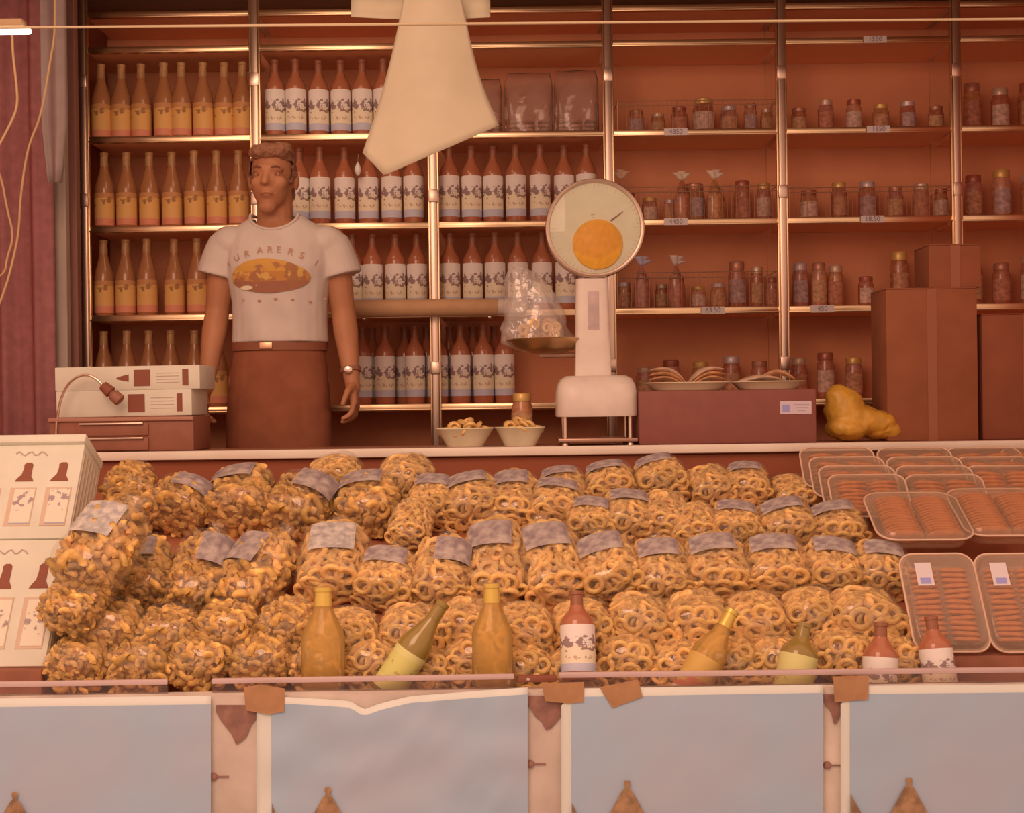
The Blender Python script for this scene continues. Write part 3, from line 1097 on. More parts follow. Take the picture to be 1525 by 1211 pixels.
def paper_tray(label, px0, px1, pyb):
    Yt = 3.97
    a, b = P(px0, pyb, Yt), P(px1, pyb, Yt)
    w = (b.x - a.x) / 2
    t = thing('paper_tray', label, 'tray', ((a.x + b.x) / 2, Yt, zc + hb), group='pastry trays on the plum box')
    def ring(s, z):
        out = []
        for j in range(40):
            an = 2 * PI * j / 40
            cx, sy = math.cos(an), math.sin(an)
            rr = (abs(cx) ** 3 + abs(sy) ** 3) ** (-1 / 3)
            out.append(Vector((w * s * rr * cx, .085 * s * rr * sy, z + .0016 * math.sin(20 * an) * (z > .01))))
        return out
    obj('dish', MB().loft([ring(.72, 0), ring(.76, .003), ring(.93, .022), ring(1.0, .024), ring(1.0, .0265), ring(.91, .0245), ring(.74, .006)]), mat('tray_card', A(200, 146, 106), .6), t, flat_angle=60)
    return t, w


def pastry(label, loc, rot, L, wd, th, group, m):
    b = MB()
    rings = []
    for k in range(11):
        v = k / 10
        s = math.sin(PI * min(.97, max(.03, v))) ** .45
        zc_ = .018 * math.sin(PI * v)
        rings.append([Vector((L * (v - .5), wd / 2 * s * math.cos(2 * PI * j / 14), zc_ + th / 2 * s * math.sin(2 * PI * j / 14))) for j in range(14)])
    o = obj('folded_pastry', b.loft(rings), m, None, loc, rot)
    tag(o, label, 'pastry', group)
    return o


M_past = mat('pastry', A(190, 116, 72), .6, var=.2, vscale=40)
M_past2 = mat('pastry_pale', A(200, 136, 100), .6, var=.2, vscale=30)
tr1, w1 = paper_tray('left paper tray with fanned golden pastries on the plum box', 958, 1088, 582)
words = ['bottom', 'middle', 'top']
for s_, nm in ((-1, 'left'), (1, 'right')):
    for q in range(3):
        loc = tr1.location + Vector((s_ * w1 * .44, 0, .022 + q * .0125))
        pastry(f'{words[q]} pastry of the {nm} fan in the left tray', loc, (0, -s_ * R(14 + 3 * q), s_ * .05), w1 * .84, .11, .016, 'pastries in the left paper tray', M_past if q != 2 else M_past2)
tr2, w2 = paper_tray('right paper tray with flat pastries below the chrome post', 1088, 1198, 586)
pastry('broad pastry lying across the right paper tray', tr2.location + Vector((-.02, 0, .020)), (0, 0, .1), w2 * 1.45, .12, .02, 'pastries in the right tray', M_past2)
pastry('smaller pastry resting on top in the right paper tray', tr2.location + Vector((.03, -.02, .036)), (0, R(6), -.2), w2 * .9, .09, .018, 'pastries in the right tray', M_past)

# ------------------------------------------------------------------ yellow bag and cardboard boxes on the right
pyb = P(1285, 660, 4.0)
t0 = MB()
k4 = 4.0 / F
for (px, py, y, r1, r2, r3) in [(1258, 612, 0, 30, 30, 36), (1250, 592, .0, 22, 20, 20), (1275, 625, 0, 40, 34, 22), (1300, 628, -.01, 34, 28, 18), (1325, 634, 0, 24, 18, 14), (1345, 628, 0, 9, 8, 13), (1262, 640, -.01, 34, 36, 20), (1315, 642, 0, 34, 26, 14)]:
    q = P(px, py, 4.0)
    t0.ball((q.x - pyb.x, y, max(q.z - zc, r3 * k4 + .001)), (r1 * k4, r2 * k4, r3 * k4), 20, 12)
me = remeshed(t0, .006, 6)
for v in me.vertices:
    n = mnoise.noise(v.co * 28) * .006 + mnoise.noise(v.co * 70) * .0025
    v.co += v.normal * n
    v.co.z = max(0.0005, v.co.z)
o = link('yellow_bag', me, mat('yellow_plastic', A(186, 112, 34), .4, spec=.5, var=.12, vscale=25), None, (pyb.x, 4.0, zc))
tag(o, 'crumpled mustard yellow plastic bag lying on the counter at right', 'bag')

M_cbx = mat('cardboard', A(150, 76, 42), .8, var=.08, vscale=8)


def cbox(label, px0, px1, py0, py1, Y, z0, dep, c):
    a, b = P(px0, py1, Y), P(px1, py1, Y)
    w = b.x - a.x
    h = (py1 - py0) * Y / F
    t = thing('cardboard_box', label, 'box', ((a.x + b.x) / 2, Y + dep / 2, z0), group='cardboard boxes at the right end')
    m = mat('cardboard_%d' % c, A(*[(134, 64, 36), (132, 62, 36), (128, 58, 34)][c]), .8, var=.08, vscale=8)
    obj('carton_body', MB().box((0, 0, h / 2), (w, dep, h), .004), m, t)
    obj('flap', MB().box((-w * .25, -.0, h + .002), (w * .495, dep * .99, .004), .001), m, t)
    obj('flap', MB().box((w * .25, .0, h + .002), (w * .495, dep * .99, .004), .001), m, t)
    obj('packing_tape', MB().box((0, -dep / 2 - .0008, h * .5), (.03, .0016, h)), mat('tape_brown', A(140, 70, 42), .45), t, smooth=False)
    return h


h1 = cbox('tall brown cardboard box behind the yellow bag', 1322, 1458, 432, 658, 3.96, zc, .17, 0)
cbox('small brown cardboard box on top of the tall cardboard box', 1384, 1462, 368, 431, 3.97, zc + h1 + .004, .15, 1)
cbox('dark brown cardboard box at the right edge of the counter', 1464, 1600, 470, 656, 3.98, zc, .15, 2)

# ------------------------------------------------------------------ hanging paper, top rail, fluorescent lamp, cables
YH = 3.55
mp = mat('wrapping_paper', A(188, 140, 102), .75, var=.04, vscale=8)
t = thing('paper_sheet', 'big cream paper sheet hanging askew from the top rail', 'paper', P(640, 2, YH))
o0 = t.location
tl0, tr0, bl0, br0 = (603, -14), (684, -14), (541, 236), (743, 188)


def sheet(u, v):
    tl, tr = Vector((603, -14)), Vector((684, -14))
    L = tl.lerp(Vector((540, 228)), v)
    Rr = tr.lerp(Vector((743, 187)), v)
    L.x += 6 * math.sin(PI * v)
    Rr.x -= 10 * math.sin(PI * v) * (v ** .5)
    q = L.lerp(Rr, u)
    # lower edge runs from the left corner down to a blunt tip and up to the right
    q.y += 40 * v ** 4 * (u / .16 if u < .16 else (1 - u) / .84)
    dy = -.075 * math.sin(PI * (u * .9 + .05)) * (.4 + .6 * v) + .03 * (1 - v)
    p = P(q.x, q.y, YH + dy)
    return p - o0


g = MB().grid(sheet, 26, 24)
s_o = obj('sheet', g, mp, t, flat_angle=80)
s_o.modifiers.new('thick', 'SOLIDIFY').thickness = .0015
fold = MB()
fold.grid(lambda u, v: P(523 + 207 * u, 25 - 45 * v + 4 * math.sin(3 * u), YH + .06 + .025 * math.sin(PI * v)) - o0, 12, 6)
s_o = obj('folded_edge', fold, mp, t, flat_angle=80)
s_o.modifiers.new('thick', 'SOLIDIFY').thickness = .0015

a, b = P(-400, 44.5, 3.3), P(2015, 24.5, 3.3)
o = obj('top_wire', MB().tube([a - Vector((a.x, 3.3, a.z)), b - Vector((a.x, 3.3, a.z))], .0035, 8), mat('wire_pale', A(196, 140, 96), .45, .3), None, (a.x, 3.3, a.z))
tag(o, 'thin pale wire stretched level across the top of the stall', 'wire')
a, b = P(480, -16, 3.6), P(760, -19, 3.6)
rb = MB().tube([(0, 0, 0), (b.x - a.x, 0, b.z - a.z)], .008, 8)
for q in (.05, .95):
    rb.tube([((b.x - a.x) * q, 0, 0), ((b.x - a.x) * q, 0, 3.22 - a.z)], .005, 6)
o = obj('paper_rail', rb, M_post, None, a)
tag(o, 'metal rail above the frame that carries the hanging paper', 'rail')

YL = 3.4
a, b = P(-160, 49, YL), P(46, 47, YL)
t = thing('fluorescent_lamp', 'bright white fluorescent tube in the upper left corner', 'lamp', (a.x, YL, a.z))
L = b.x - a.x
obj('tube', MB().lathe([(0, 0), (.007, .001), (.0085, .006), (.0085, L - .006), (.007, L - .001), (0, L)], 16, Matrix.Rotation(PI / 2, 4, 'Y')), mat('tube_glow', (1, .9, .75), .3, emit=((1, .86, .70), 3.2)), t)
obj('fitting', MB().box((L / 2 - .02, .01, .022), (L, .04, .02), .004), mat('lamp_fitting', A(170, 110, 70), .6), t)
obj('bracket', MB().box((L * .3, .01, (3.24 - a.z) / 2 + .02), (.02, .02, 3.2 - a.z - .04), .003), mat('lamp_fitting'), t)

M_cab = mat('cable_cream', A(206, 140, 88), .5)


def cable(label, pix, Y, r=.0038):
    pts = [P(x, y, Y + .01 * math.sin(i)) for i, (x, y) in enumerate(pix)]
    for _ in range(3):
        q = [pts[0]]
        for i in range(len(pts) - 1):
            q += [pts[i].lerp(pts[i + 1], .25), pts[i].lerp(pts[i + 1], .75)]
        pts = q + [pts[-1]]
    b0 = pts[-1].copy()
    o = obj('hanging_cable', MB().tube([p - b0 for p in pts], r, 7), M_cab, None, b0)
    tag(o, label, 'cable', 'cables at the left edge')


cable('short cream cable running from the lamp tube toward the left edge', [(18, 46), (19, 80), (24, 120), (27, 160), (10, 195), (-8, 228), (-30, 260)], 3.9)
cable('long cream cable curving down from beside the pale strip', [(82, -20), (82, 50), (74, 95), (65, 150), (58, 180), (44, 212), (36, 250), (30, 300), (28, 345), (20, 385), (8, 430), (-12, 480)], 4.25)
cable('looping cream cable crossing the long one at the left edge', [(-24, 210), (2, 262), (10, 310), (21, 352), (10, 385), (8, 405), (-6, 415), (-30, 410)], 4.3)

# ------------------------------------------------------------------ stall front: board, posters, tape, guard glass
YF = 2.76
kF = YF / F
ptop = P(762, 1032, YF).z
struct('wall_front', MB().box((0, YF + .03, ptop / 2), (3.4, .04, ptop)), mat('front_board', A(200, 146, 118), .8, var=.18, vscale=6, c2=A(214, 160, 128)), 'pinkish painted board closing the stall front')
M_sky = mat('poster_sky', A(170, 143, 135), .55, spec=.35, c2=A(156, 142, 137), vscale=3.2, var=.06)
M_pborder = mat('poster_border', A(206, 166, 138), .55)
M_roof = mat('poster_roof', A(150, 94, 60), .6, var=.3, vscale=40)
M_patch = mat('torn_patch', A(140, 82, 62), .85, var=.2, vscale=30)


def poster(label, x0, x1, topf, cones, bl, bt, wr, round_c=False):
    """x0..x1 in pixels at the board, topf(px) -> py of its upper edge, bl/bt border widths in px"""
    bot = 1480
    y0 = YF - .004
    c = P((x0 + x1) / 2, bot, YF)
    t = thing('poster', label, 'poster', (c.x, YF + .008, c.z), group='posters on the stall front')
    base = Vector((c.x, YF + .008, c.z))

    def depth(px, py):
        return -.009 - .004 * wr * (mnoise.noise(Vector((px * .012, py * .02, x0))) + .5 * mnoise.noise(Vector((px * .04 + py * .03, py * .01, x0)))) - .001

    def pt(px, py, off):
        return P(px, py, YF + .008 + depth(px, py) - off) - base
    nu, nv = 40, 30
    s = MB()
    s.grid(lambda u, v: pt(x0 + (x1 - x0) * u + (0 if v < .97 or not round_c else 12 * (1 - u) * (v - .97) / .03), bot + (topf(x0 + (x1 - x0) * u) - bot) * v, 0), nu, nv)
    sh = obj('sheet', s, M_pborder, t, flat_angle=80)
    sh.modifiers.new('thick', 'SOLIDIFY').thickness = .0008
    p = MB()
    xa = x0 + bl
    p.grid(lambda u, v: pt(xa + (x1 - xa) * u, bot - 30 + (topf(xa + (x1 - xa) * u) + bt - bot + 30) * v, .0012), nu, nv)
    pr = obj('sky_print', p, M_sky, t, flat_angle=80)
    for (cx, tip) in cones:
        q = MB()
        outl = [(-4, tip), (4, tip), (5, tip + 6), (2, tip + 9), (8, tip + 16), (20, tip + 38), (46, tip + 90), (66, tip + 130), (-66, tip + 130), (-46, tip + 90), (-20, tip + 38), (-8, tip + 16), (-2, tip + 9), (-5, tip + 6)]
        outl = [(max(xa + 1, min(x1 - 1, cx + dx)), y) for dx, y in outl]
        n = len(outl)
        q.add([pt(x, y, .0065) for x, y in outl], [tuple(range(n))])
        obj('roof_print', q, M_roof, pr, smooth=False)
        q = MB()
        xl, xr = max(xa + 1, min(x1 - 1, cx - 62)), max(xa + 1, min(x1 - 1, cx + 62))
        q.add([pt(xl, tip + 130, .006), pt(xr, tip + 130, .006), pt(xr, bot - 40, .006), pt(xl, bot - 40, .006)], [(0, 1, 2, 3)])
        obj('house_print', q, M_pborder, pr, smooth=False)


def pw(pts):
    def f(x):
        for (xa, ya), (xb, yb) in zip(pts, pts[1:]):
            if xa <= x <= xb:
                return ya + (yb - ya) * (x - xa) / (xb - xa)
        return pts[-1][1] if x > pts[-1][0] else pts[0][1]
    return f


poster('leftmost sky-blue poster with a cone roof tip, cut by the frame', -130, 314, pw([(-130, 1042), (314, 1036)]), [(22, 1180)], 22, 13, .5)
poster('wrinkled sky-blue poster with a torn, notched upper edge', 382, 786, pw([(382, 1044), (400, 1037), (480, 1041), (522, 1044), (541, 1057), (565, 1048), (610, 1037), (700, 1030), (786, 1024)]), [(488, 1173), (392, 1180)], 22, 10, 1.6)
poster('smooth sky-blue poster right of the wrinkled torn one', 836, 1226, pw([(836, 1036), (850, 1026), (1226, 1020)]), [(934, 1163), (842, 1180)], 15, 12, .4, True)
poster('rightmost sky-blue poster, cut by the frame edge', 1252, 1660, pw([(1252, 1034), (1268, 1022), (1660, 1018)]), [(1354, 1159), (1262, 1172)], 14, 12, .4, True)

# dark torn patches and nails in the gaps between posters
for i, (xa, xb, yt, yb_) in enumerate([(322, 382, 1050, 1112), (784, 842, 1036, 1090), (1226, 1258, 1034, 1075)]):
    q = MB()
    n = 9
    up, lo = [], []
    rnd = random.Random(i)
    for k in range(n):
        u = k / (n - 1)
        up.append((xa + (xb - xa) * u, yt))
        lo.append((xa + (xb - xa) * u, yt + 6 + (yb_ - yt) * (1 - abs(u - .55) * 1.7) * rnd.uniform(.75, 1.1)))
    b0 = P((xa + xb) / 2, yb_, YF)
    poly = up + lo[::-1]
    pts3 = [P(x, y, YF + .008) - b0 for x, y in poly]
    nn = len(poly)
    vs_ = pts3 + [p + Vector((0, -.002, 0)) for p in pts3]
    fs = [tuple(range(nn)), tuple(range(2 * nn - 1, nn - 1, -1))] + [(k, (k + 1) % nn, (k + 1) % nn + nn, k + nn) for k in range(nn)]
    o = obj('torn_paper_patch', q.add(vs_, fs), M_patch, None, b0, smooth=False)
    tag(o, ['dark torn paper patch right of the leftmost poster', 'dark torn paper patch between the two middle posters', 'dark torn paper patch left of the rightmost poster'][i], 'paper patch', 'torn patches')
for i, (x, y) in enumerate([(318, 1157), (790, 1138), (1232, 1140)]):
    b0 = P(x, y, YF + .008)
    q = MB().lathe([(0, 0), (.009, 0), (.008, .003), (.004, .005), (0, .0055)], 12, Matrix.Rotation(PI / 2, 4, 'X'))
    q.box((.018, -.001, 0), (.03, .002, .003))
    o = obj('nail_head', q, M_patch, None, b0)
    tag(o, ['dark nail head right of the leftmost poster', 'dark nail head between the two middle posters', 'dark nail head left of the rightmost poster'][i], 'nail', 'nails in the front board')

M_tape = mat('parcel_tape', A(166, 98, 58), .35, spec=.5, var=.1, vscale=25)
for i, poly in enumerate([[(363, 1024), (388, 1020), (424, 1026), (423, 1060), (400, 1064), (366, 1058)], [(806, 1018), (870, 1016), (869, 1046), (848, 1048), (812, 1044)],
                          [(893, 1024), (950, 1012), (957, 1038), (912, 1055)], [(1241, 1008), (1294, 1006), (1293, 1042), (1243, 1046)]]):
    cx, cy = sum(p[0] for p in poly) / len(poly), max(p[1] for p in poly)
    b0 = P(cx, cy, YF - .006)
    pts3 = [P(x, y, YF - .006 + .0006 * (k % 2)) - b0 for k, (x, y) in enumerate(poly)]
    nn = len(poly)
    q = MB().add(pts3 + [p + Vector((0, .0012, 0)) for p in pts3], [tuple(range(nn)), tuple(range(2 * nn - 1, nn - 1, -1))] + [(k, (k + 1) % nn, (k + 1) % nn + nn, k + nn) for k in range(nn)])
    o = obj('tape_piece', q, M_tape, None, b0, smooth=False)
    tag(o, ['brown tape piece over the corner of the wrinkled poster', 'left of the two brown tape pieces near the middle', 'tilted brown tape piece, right of the middle pair', 'brown tape piece at the corner of the rightmost poster'][i], 'tape', 'brown tape pieces')

# guard glass above the posters
YG = 2.80
M_guard = clear_mat('guard_glass', (.93, .88, .86), .05, A(200, 150, 130), .05, 1.45)
M_gedge = mat('glass_edge', A(190, 132, 112), .35, spec=.5)
gz0 = ptop - .06
for i, (xa, xb, ya, yb_, lab) in enumerate([(-60, 250, 1024, 1019, 'low guard glass pane at the left end of the stall front'), (316, 766, 1018, 1011, 'low guard glass pane in the middle left of the stall front'),
                                            (832, 1600, 1009, 1000, 'long low guard glass pane on the right of the stall front')]):
    p0, p1 = P(xa, ya, YG), P(xb, yb_, YG)
    t = thing('guard_glass', lab, 'glass pane', ((p0.x + p1.x) / 2, YG, gz0), group='guard panes')
    w = p1.x - p0.x
    h = (p0.z + p1.z) / 2 - gz0
    Mt = Matrix.Rotation(-math.atan2(p1.z - p0.z, w), 4, 'Y')
    obj('pane', MB().box((0, 0, h / 2), (w, .006, h), .001, Mt), M_guard, t, smooth=False)
    obj('top_edge', MB().box((0, 0, h + .005), (w, .010, .012), .003, Mt), M_gedge, t)
pcl = P(800, 1010, YG)
t = thing('glass_clip', 'small dark metal clip joining the two guard panes', 'clip', pcl)
obj('clip_body', MB().box((0, -.004, 0), (.085, .02, .014), .004), M_print, t)
obj('clip_screw', MB().lathe([(0, 0), (.005, 0), (.004, .003), (0, .0035)], 12, Matrix.Translation((-.02, -.014, 0)) @ Matrix.Rotation(PI / 2, 4, 'X')), mat('screw_bright', (.9, .85, .8), .2, 1), t)

# ------------------------------------------------------------------ the sloping display bed
prof = [(2.815, .86), (2.90, .885), (3.02, .92), (3.09, 1.02), (3.14, 1.08), (3.32, 1.145), (3.60, 1.275), (3.84, 1.37)]
bd = MB()
n = len(prof)
vs_ = [(sx * 1.75 + .05, y, z) for sx in (-1, 1) for y, z in prof] + [(sx * 1.75 + .05, y, z - .05) for sx in (-1, 1) for y, z in prof]
fs = []
for k in range(n - 1):
    fs.append((k, n + k, n + k + 1, k + 1))
    fs.append((2 * n + k, 2 * n + k + 1, 3 * n + k + 1, 3 * n + k))
bd.add(vs_, fs)
o = obj('display_bed', bd, mat('bed_cloth', A(160, 78, 46), .85, var=.1), smooth=False)
tag(o, 'brown stepped display slope under the heap of bags', 'display stand')

# ------------------------------------------------------------------ bags of biscuits
BW, BT, BL = .14, .115, .25


def bprof(t):
    if t < .2:
        return math.sin(PI / 2 * max(.02, t / .2)) ** .55
    if t < .68:
        return 1.0 - .03 * (t - .2)
    if t < .93:
        q = (t - .68) / .25
        return .985 * (1 - q) + .985 * .16 * q if False else .985 * (.16 + .84 * math.cos(q * PI / 2) ** .9)
    return .16 + .16 * (t - .93) / .07


def bsurf(t, th, s=1.0):
    r = bprof(t)
    cx, sz = math.cos(th), math.sin(th)
    p = 2.5
    rr = (abs(cx) ** p + abs(sz) ** p) ** (-1 / p)
    y = -BL / 2 + BL * (t if s == 1.0 else (.5 + (t - .5) * (s + .02)))
    return Vector((BW / 2 * r * s * rr * cx, y, BT / 2 * r * s * rr * sz))


def film_mesh(seed):
    rings = []
    for k in range(30):
        t = k / 29
        t = t ** .85 if t < .5 else t
        ring = []
        for j in range(30):
            th = 2 * PI * j / 30
            p = bsurf(t, th)
            nz = .11 * mnoise.noise(Vector((math.cos(th) * 1.6, math.sin(th) * 1.6, t * 6 + seed * 9))) + (.10 * math.sin(9 * th + seed) * max(0, t - .72) / .28)
            ring.append(Vector((p.x * (1.05 + nz), p.y * 1.03, p.z * (1.05 + nz))))
        rings.append(ring)
    return MB().loft(rings).mesh('film', True, 120)


def fill_mesh(seed, kind):
    rnd = random.Random(seed)
    b = MB()
    ring = kind == 'ring'
    for (sc_, mind, nmax, jit) in ((.70, .021, 70, .8), (.86 if ring else .83, .0225 if ring else .0150, 110 if ring else 230, .30 if ring else 1.1)):
        pts = []
        tries = 0
        while len(pts) < nmax and tries < 2500:
            tries += 1
            t = rnd.random() * .88
            th = rnd.uniform(0, 2 * PI)
            p = bsurf(max(.015, t), th, sc_)
            if t < .16:
                q = rnd.random() ** .5
                bp = max(.3, bprof(max(.015, t)))
                p = Vector((p.x * q / bp, -BL / 2 * (sc_ + .05) + .012 * q, p.z * q / bp))
            if any((p - o).length < mind for o in pts):
                continue
            pts.append(p)
            front = p.y < -BL / 2 * (sc_ - .06)
            nrm = Vector((p.x / (BW / 2) ** 2, -40 if front else 0, p.z / (BT / 2) ** 2)).normalized()
            nrm = (nrm + Vector((rnd.uniform(-1, 1), rnd.uniform(-1, 1), rnd.uniform(-1, 1))) * jit).normalized()
            Q = nrm.to_track_quat('Z', 'Y').to_matrix().to_4x4() @ Matrix.Rotation(rnd.uniform(0, 6.28), 4, 'Z')
            if ring:
                k = rnd.uniform(.85, 1.22)
                b.torus(p, .0172 * k, .0064 * k, 14, 6, Q @ Matrix.Diagonal((1, rnd.uniform(.78, 1), 1, 1)))
            else:
                k = rnd.uniform(.7, 1.2)
                b.torus(p, .0115 * k, .0078 * k, 8, 6, Q @ Matrix.Diagonal((1.1, .9, 1, 1)), arc=rnd.uniform(2.4, 4.4))
    return b.mesh('filling', True, 80)


def core_mesh():
    rings = []
    for k in range(14):
        t = .015 + .85 * k / 13
        rings.append([bsurf(t, 2 * PI * j / 18, .74) for j in range(18)])
    return MB().loft(rings).mesh('core', True, 120)


def lab_mesh(w, t0, t1, thc):
    return MB().grid(lambda u, v: bsurf(t0 + (t1 - t0) * v, thc + (.5 - u) * w) * 1.0 + Vector((0, 0, 0)) if False else
                     Vector((bsurf(t0 + (t1 - t0) * v, thc + (.5 - u) * w).x * 1.12, bsurf(t0 + (t1 - t0) * v, 0).y, bsurf(t0 + (t1 - t0) * v, thc + (.5 - u) * w).z * 1.12)), 12, 10).mesh('label', True, 180)


M_film = clear_mat('bag_film', (.99, .985, .975), .07, A(232, 176, 136), .10, 1.45, bump=.7, bscale=20, even=.085)
M_blab = mat('bag_label', A(140, 98, 86), .5, spec=.4, var=.1, vscale=38, c2=A(184, 136, 110))
M_blab2 = mat('bag_label_pale', A(176, 136, 116), .5, spec=.4, var=.3, vscale=60, c2=A(200, 152, 124))
FILMS = [film_mesh(s) for s in range(3)]
for m_ in FILMS:
    m_.materials.append(M_film)
RINGS = [fill_mesh(10 + s, 'ring') for s in range(4)]
CURLS = [fill_mesh(30 + s, 'curl') for s in range(4)]
for m_ in RINGS:
    m_.materials.append(M_ring)
for m_ in CURLS:
    m_.materials.append(M_curl)
CORE = core_mesh()
CORE.materials.append(M_core)
LABS = [lab_mesh(1.3, .45, .74, PI / 2 + .12), lab_mesh(1.2, .38, .72, PI / 2 - .45), lab_mesh(1.2, .38, .72, PI / 2 + .45), lab_mesh(1.2, .36, .72, PI / 2)]
for q, m_ in enumerate(LABS):
    m_.materials.append(M_blab2 if q == 3 else M_blab)


def heapY(py):
    # distance of the heap's face for a bearing
    pts = [(690, 3.72), (720, 3.66), (745, 3.58), (780, 3.44), (840, 3.25), (880, 3.14), (910, 3.10), (940, 3.04), (985, 2.99), (1020, 2.97)]
    for (a, ya), (b, yb_) in zip(pts, pts[1:]):
        if a <= py <= b:
            return ya + (yb_ - ya) * (py - a) / (b - a)
    return pts[-1][1] if py > 1020 else pts[0][1]


bag_n = 0


def bag(label, group, px, py, wpx, lpx, lean, kind, lab, Yo=None, tilt=38, Y=None, dY=0):
    global bag_n
    bag_n += 1
    i = bag_n
    Y = (Yo or Y or heapY(py)) + dY
    W = wpx * Y / F
    dep = math.atan2((py - 605.5), F)
    th = W * .82
    Lm = (lpx * Y / F - th * math.cos(R(tilt) + dep) * .8) / math.sin(R(tilt) + dep)
    Lm = max(.17, min(.40, Lm * 1.16))
    W *= 1.10 if kind == 'r' else 1.03
    th *= 1.06
    p = P(px, py, Y)
    t = thing('biscuit_bag', label, 'bag', p, (R(tilt), random.uniform(-.2, .2), -R(lean) * 1.5 + random.uniform(-.09, .09)), group)
    t.scale = (W / BW, Lm / BL, th / BT)
    fl = link('filling', (RINGS if kind == 'r' else CURLS)[i % 4], None, t)
    fl['kind'] = 'stuff'
    if i % 2:
        fl.rotation_euler = (0, PI, 0)
    link('core', CORE, None, t)
    link('film', FILMS[i % 3], None, t)
    if lab is not None:
        link('label_paper', LABS[lab], None, t)
    return t


def bag_row(items, desc, group, **kw):
    for i, it in enumerate(items):
        kind = 'curly snacks' if it[5] == 'c' else 'ring biscuits'
        bag(f'{ORD[i]} bag from the left in {desc}, {kind}', group, *it, **kw)


bag_row([(122, 985, 86, 62, 0, 'c', None), (214, 990, 92, 56, 0, 'c', None), (304, 984, 86, 62, 0, 'c', None), (392, 984, 88, 62, 0, 'c', None), (478, 990, 80, 60, 0, 'c', None), (560, 985, 80, 60, 0, 'r', None),
         (636, 992, 76, 60, 0, 'r', None), (700, 978, 74, 62, 0, 'r', None), (780, 996, 80, 56, 0, 'r', None), (856, 1000, 78, 56, 0, 'r', None), (932, 978, 78, 60, 0, 'r', None), (1010, 988, 76, 58, 0, 'r', None),
         (1086, 984, 78, 62, 0, 'r', None), (1160, 982, 78, 60, 0, 'r', None), (1252, 972, 78, 60, 0, 'r', None), (1330, 985, 78, 60, 0, 'r', None)], 'the bottom row behind the guard glass', 'bottom row of bags', tilt=10)
bag_row([(166, 936, 92, 82, 0, 'c', None), (252, 942, 86, 72, 0, 'c', None), (340, 934, 84, 76, 0, 'c', None), (428, 932, 84, 76, 0, 'c', None), (522, 942, 76, 84, 0, 'r', None), (612, 938, 80, 78, 0, 'r', None), (696, 930, 76, 74, 0, 'r', None),
         (782, 936, 78, 78, 0, 'r', None), (866, 930, 78, 76, 0, 'r', None), (952, 924, 82, 68, 0, 'r', None), (1036, 922, 86, 70, 0, 'r', None), (1124, 922, 84, 72, 0, 'r', None), (1206, 912, 76, 72, 0, 'r', None), (1286, 920, 96, 80, 0, 'r', None)],
        'the second lowest row', 'second row of bags', tilt=18)
bag_row([(116, 892, 80, 84, 8, 'c', None, 2.97), (156, 808, 100, 158, 12, 'c', 3, 3.03), (216, 850, 84, 122, 4, 'c', 0), (302, 846, 84, 146, -4, 'c', 1), (386, 850, 92, 150, 12, 'c', 2), (498, 832, 92, 138, 3, 'r', 3), (578, 858, 80, 108, 2, 'r', 0),
         (660, 848, 80, 124, 5, 'r', 1), (738, 832, 84, 150, 0, 'r', 0), (820, 834, 86, 146, -4, 'r', 0), (904, 842, 84, 122, 0, 'r', 0), (984, 846, 76, 112, -4, 'r', 0), (1066, 842, 86, 116, 0, 'r', 0), (1154, 842, 86, 112, -3, 'r', 0),
         (1238, 844, 80, 106, -2, 'r', 0), (1312, 846, 74, 98, -4, 'r', 0)], 'the big middle row', 'middle row of bags')
bag_row([(198, 752, 70, 86, -20, 'c', None), (272, 748, 88, 92, 8, 'c', 1), (362, 742, 96, 112, 8, 'c', 0), (452, 750, 96, 116, 12, 'c', 1), (548, 748, 88, 108, 0, 'c', 0), (614, 778, 58, 84, 2, 'r', None), (646, 742, 64, 84, 0, 'r', 0),
         (704, 744, 78, 92, 0, 'r', 0), (766, 740, 66, 96, 0, 'r', 0), (830, 752, 76, 86, 0, 'r', 0), (882, 776, 66, 80, 2, 'r', 0), (936, 768, 72, 88, -6, 'r', 0), (990, 768, 66, 88, 0, 'r', None), (1034, 784, 66, 80, 4, 'r', None), (1096, 784, 72, 84, 0, 'r', 0),
         (1170, 782, 78, 84, -4, 'r', 0), (1246, 786, 76, 80, 0, 'r', 0)], 'the fourth row up', 'fourth row of bags', tilt=30)
bag_row([(194, 722, 70, 60, 0, 'c', None), (500, 712, 74, 52, 0, 'r', None), (606, 712, 74, 50, 0, 'r', None), (838, 728, 64, 44, 0, 'r', 0), (908, 722, 70, 56, 0, 'r', 0), (982, 712, 68, 62, 0, 'r', 0), (1056, 724, 62, 56, 0, 'r', None), (1112, 720, 60, 56, 0, 'r', 0), (1178, 738, 60, 52, 0, 'r', None)],
        'the back row along the counter', 'back row of bags', tilt=26, Y=3.70)

# ------------------------------------------------------------------ bottles lying in front of the bags
M_liq = mat('liqueur_glass', A(198, 124, 58), .2, spec=.5, coat=.3)
M_green = mat('olive_glass', A(140, 92, 36), .18, spec=.55, coat=.4)
M_gold = mat('gold_cap', A(206, 140, 60), .35, .4)


def lying(label, px, py, Y, tilt, lean, key, kind, gm, lm, cm, s=.82):
    p = P(px, py, Y)
    o = bottle(kind, label, p, (0, 0, 0), 'bottles at the front of the display', gm, lm, cm, key=key)
    # stood on its base leaning back by tilt, leaning sideways by lean
    o.rotation_euler = Euler((R(-tilt), R(lean), 0), 'XYZ')
    o.scale = s
    return o


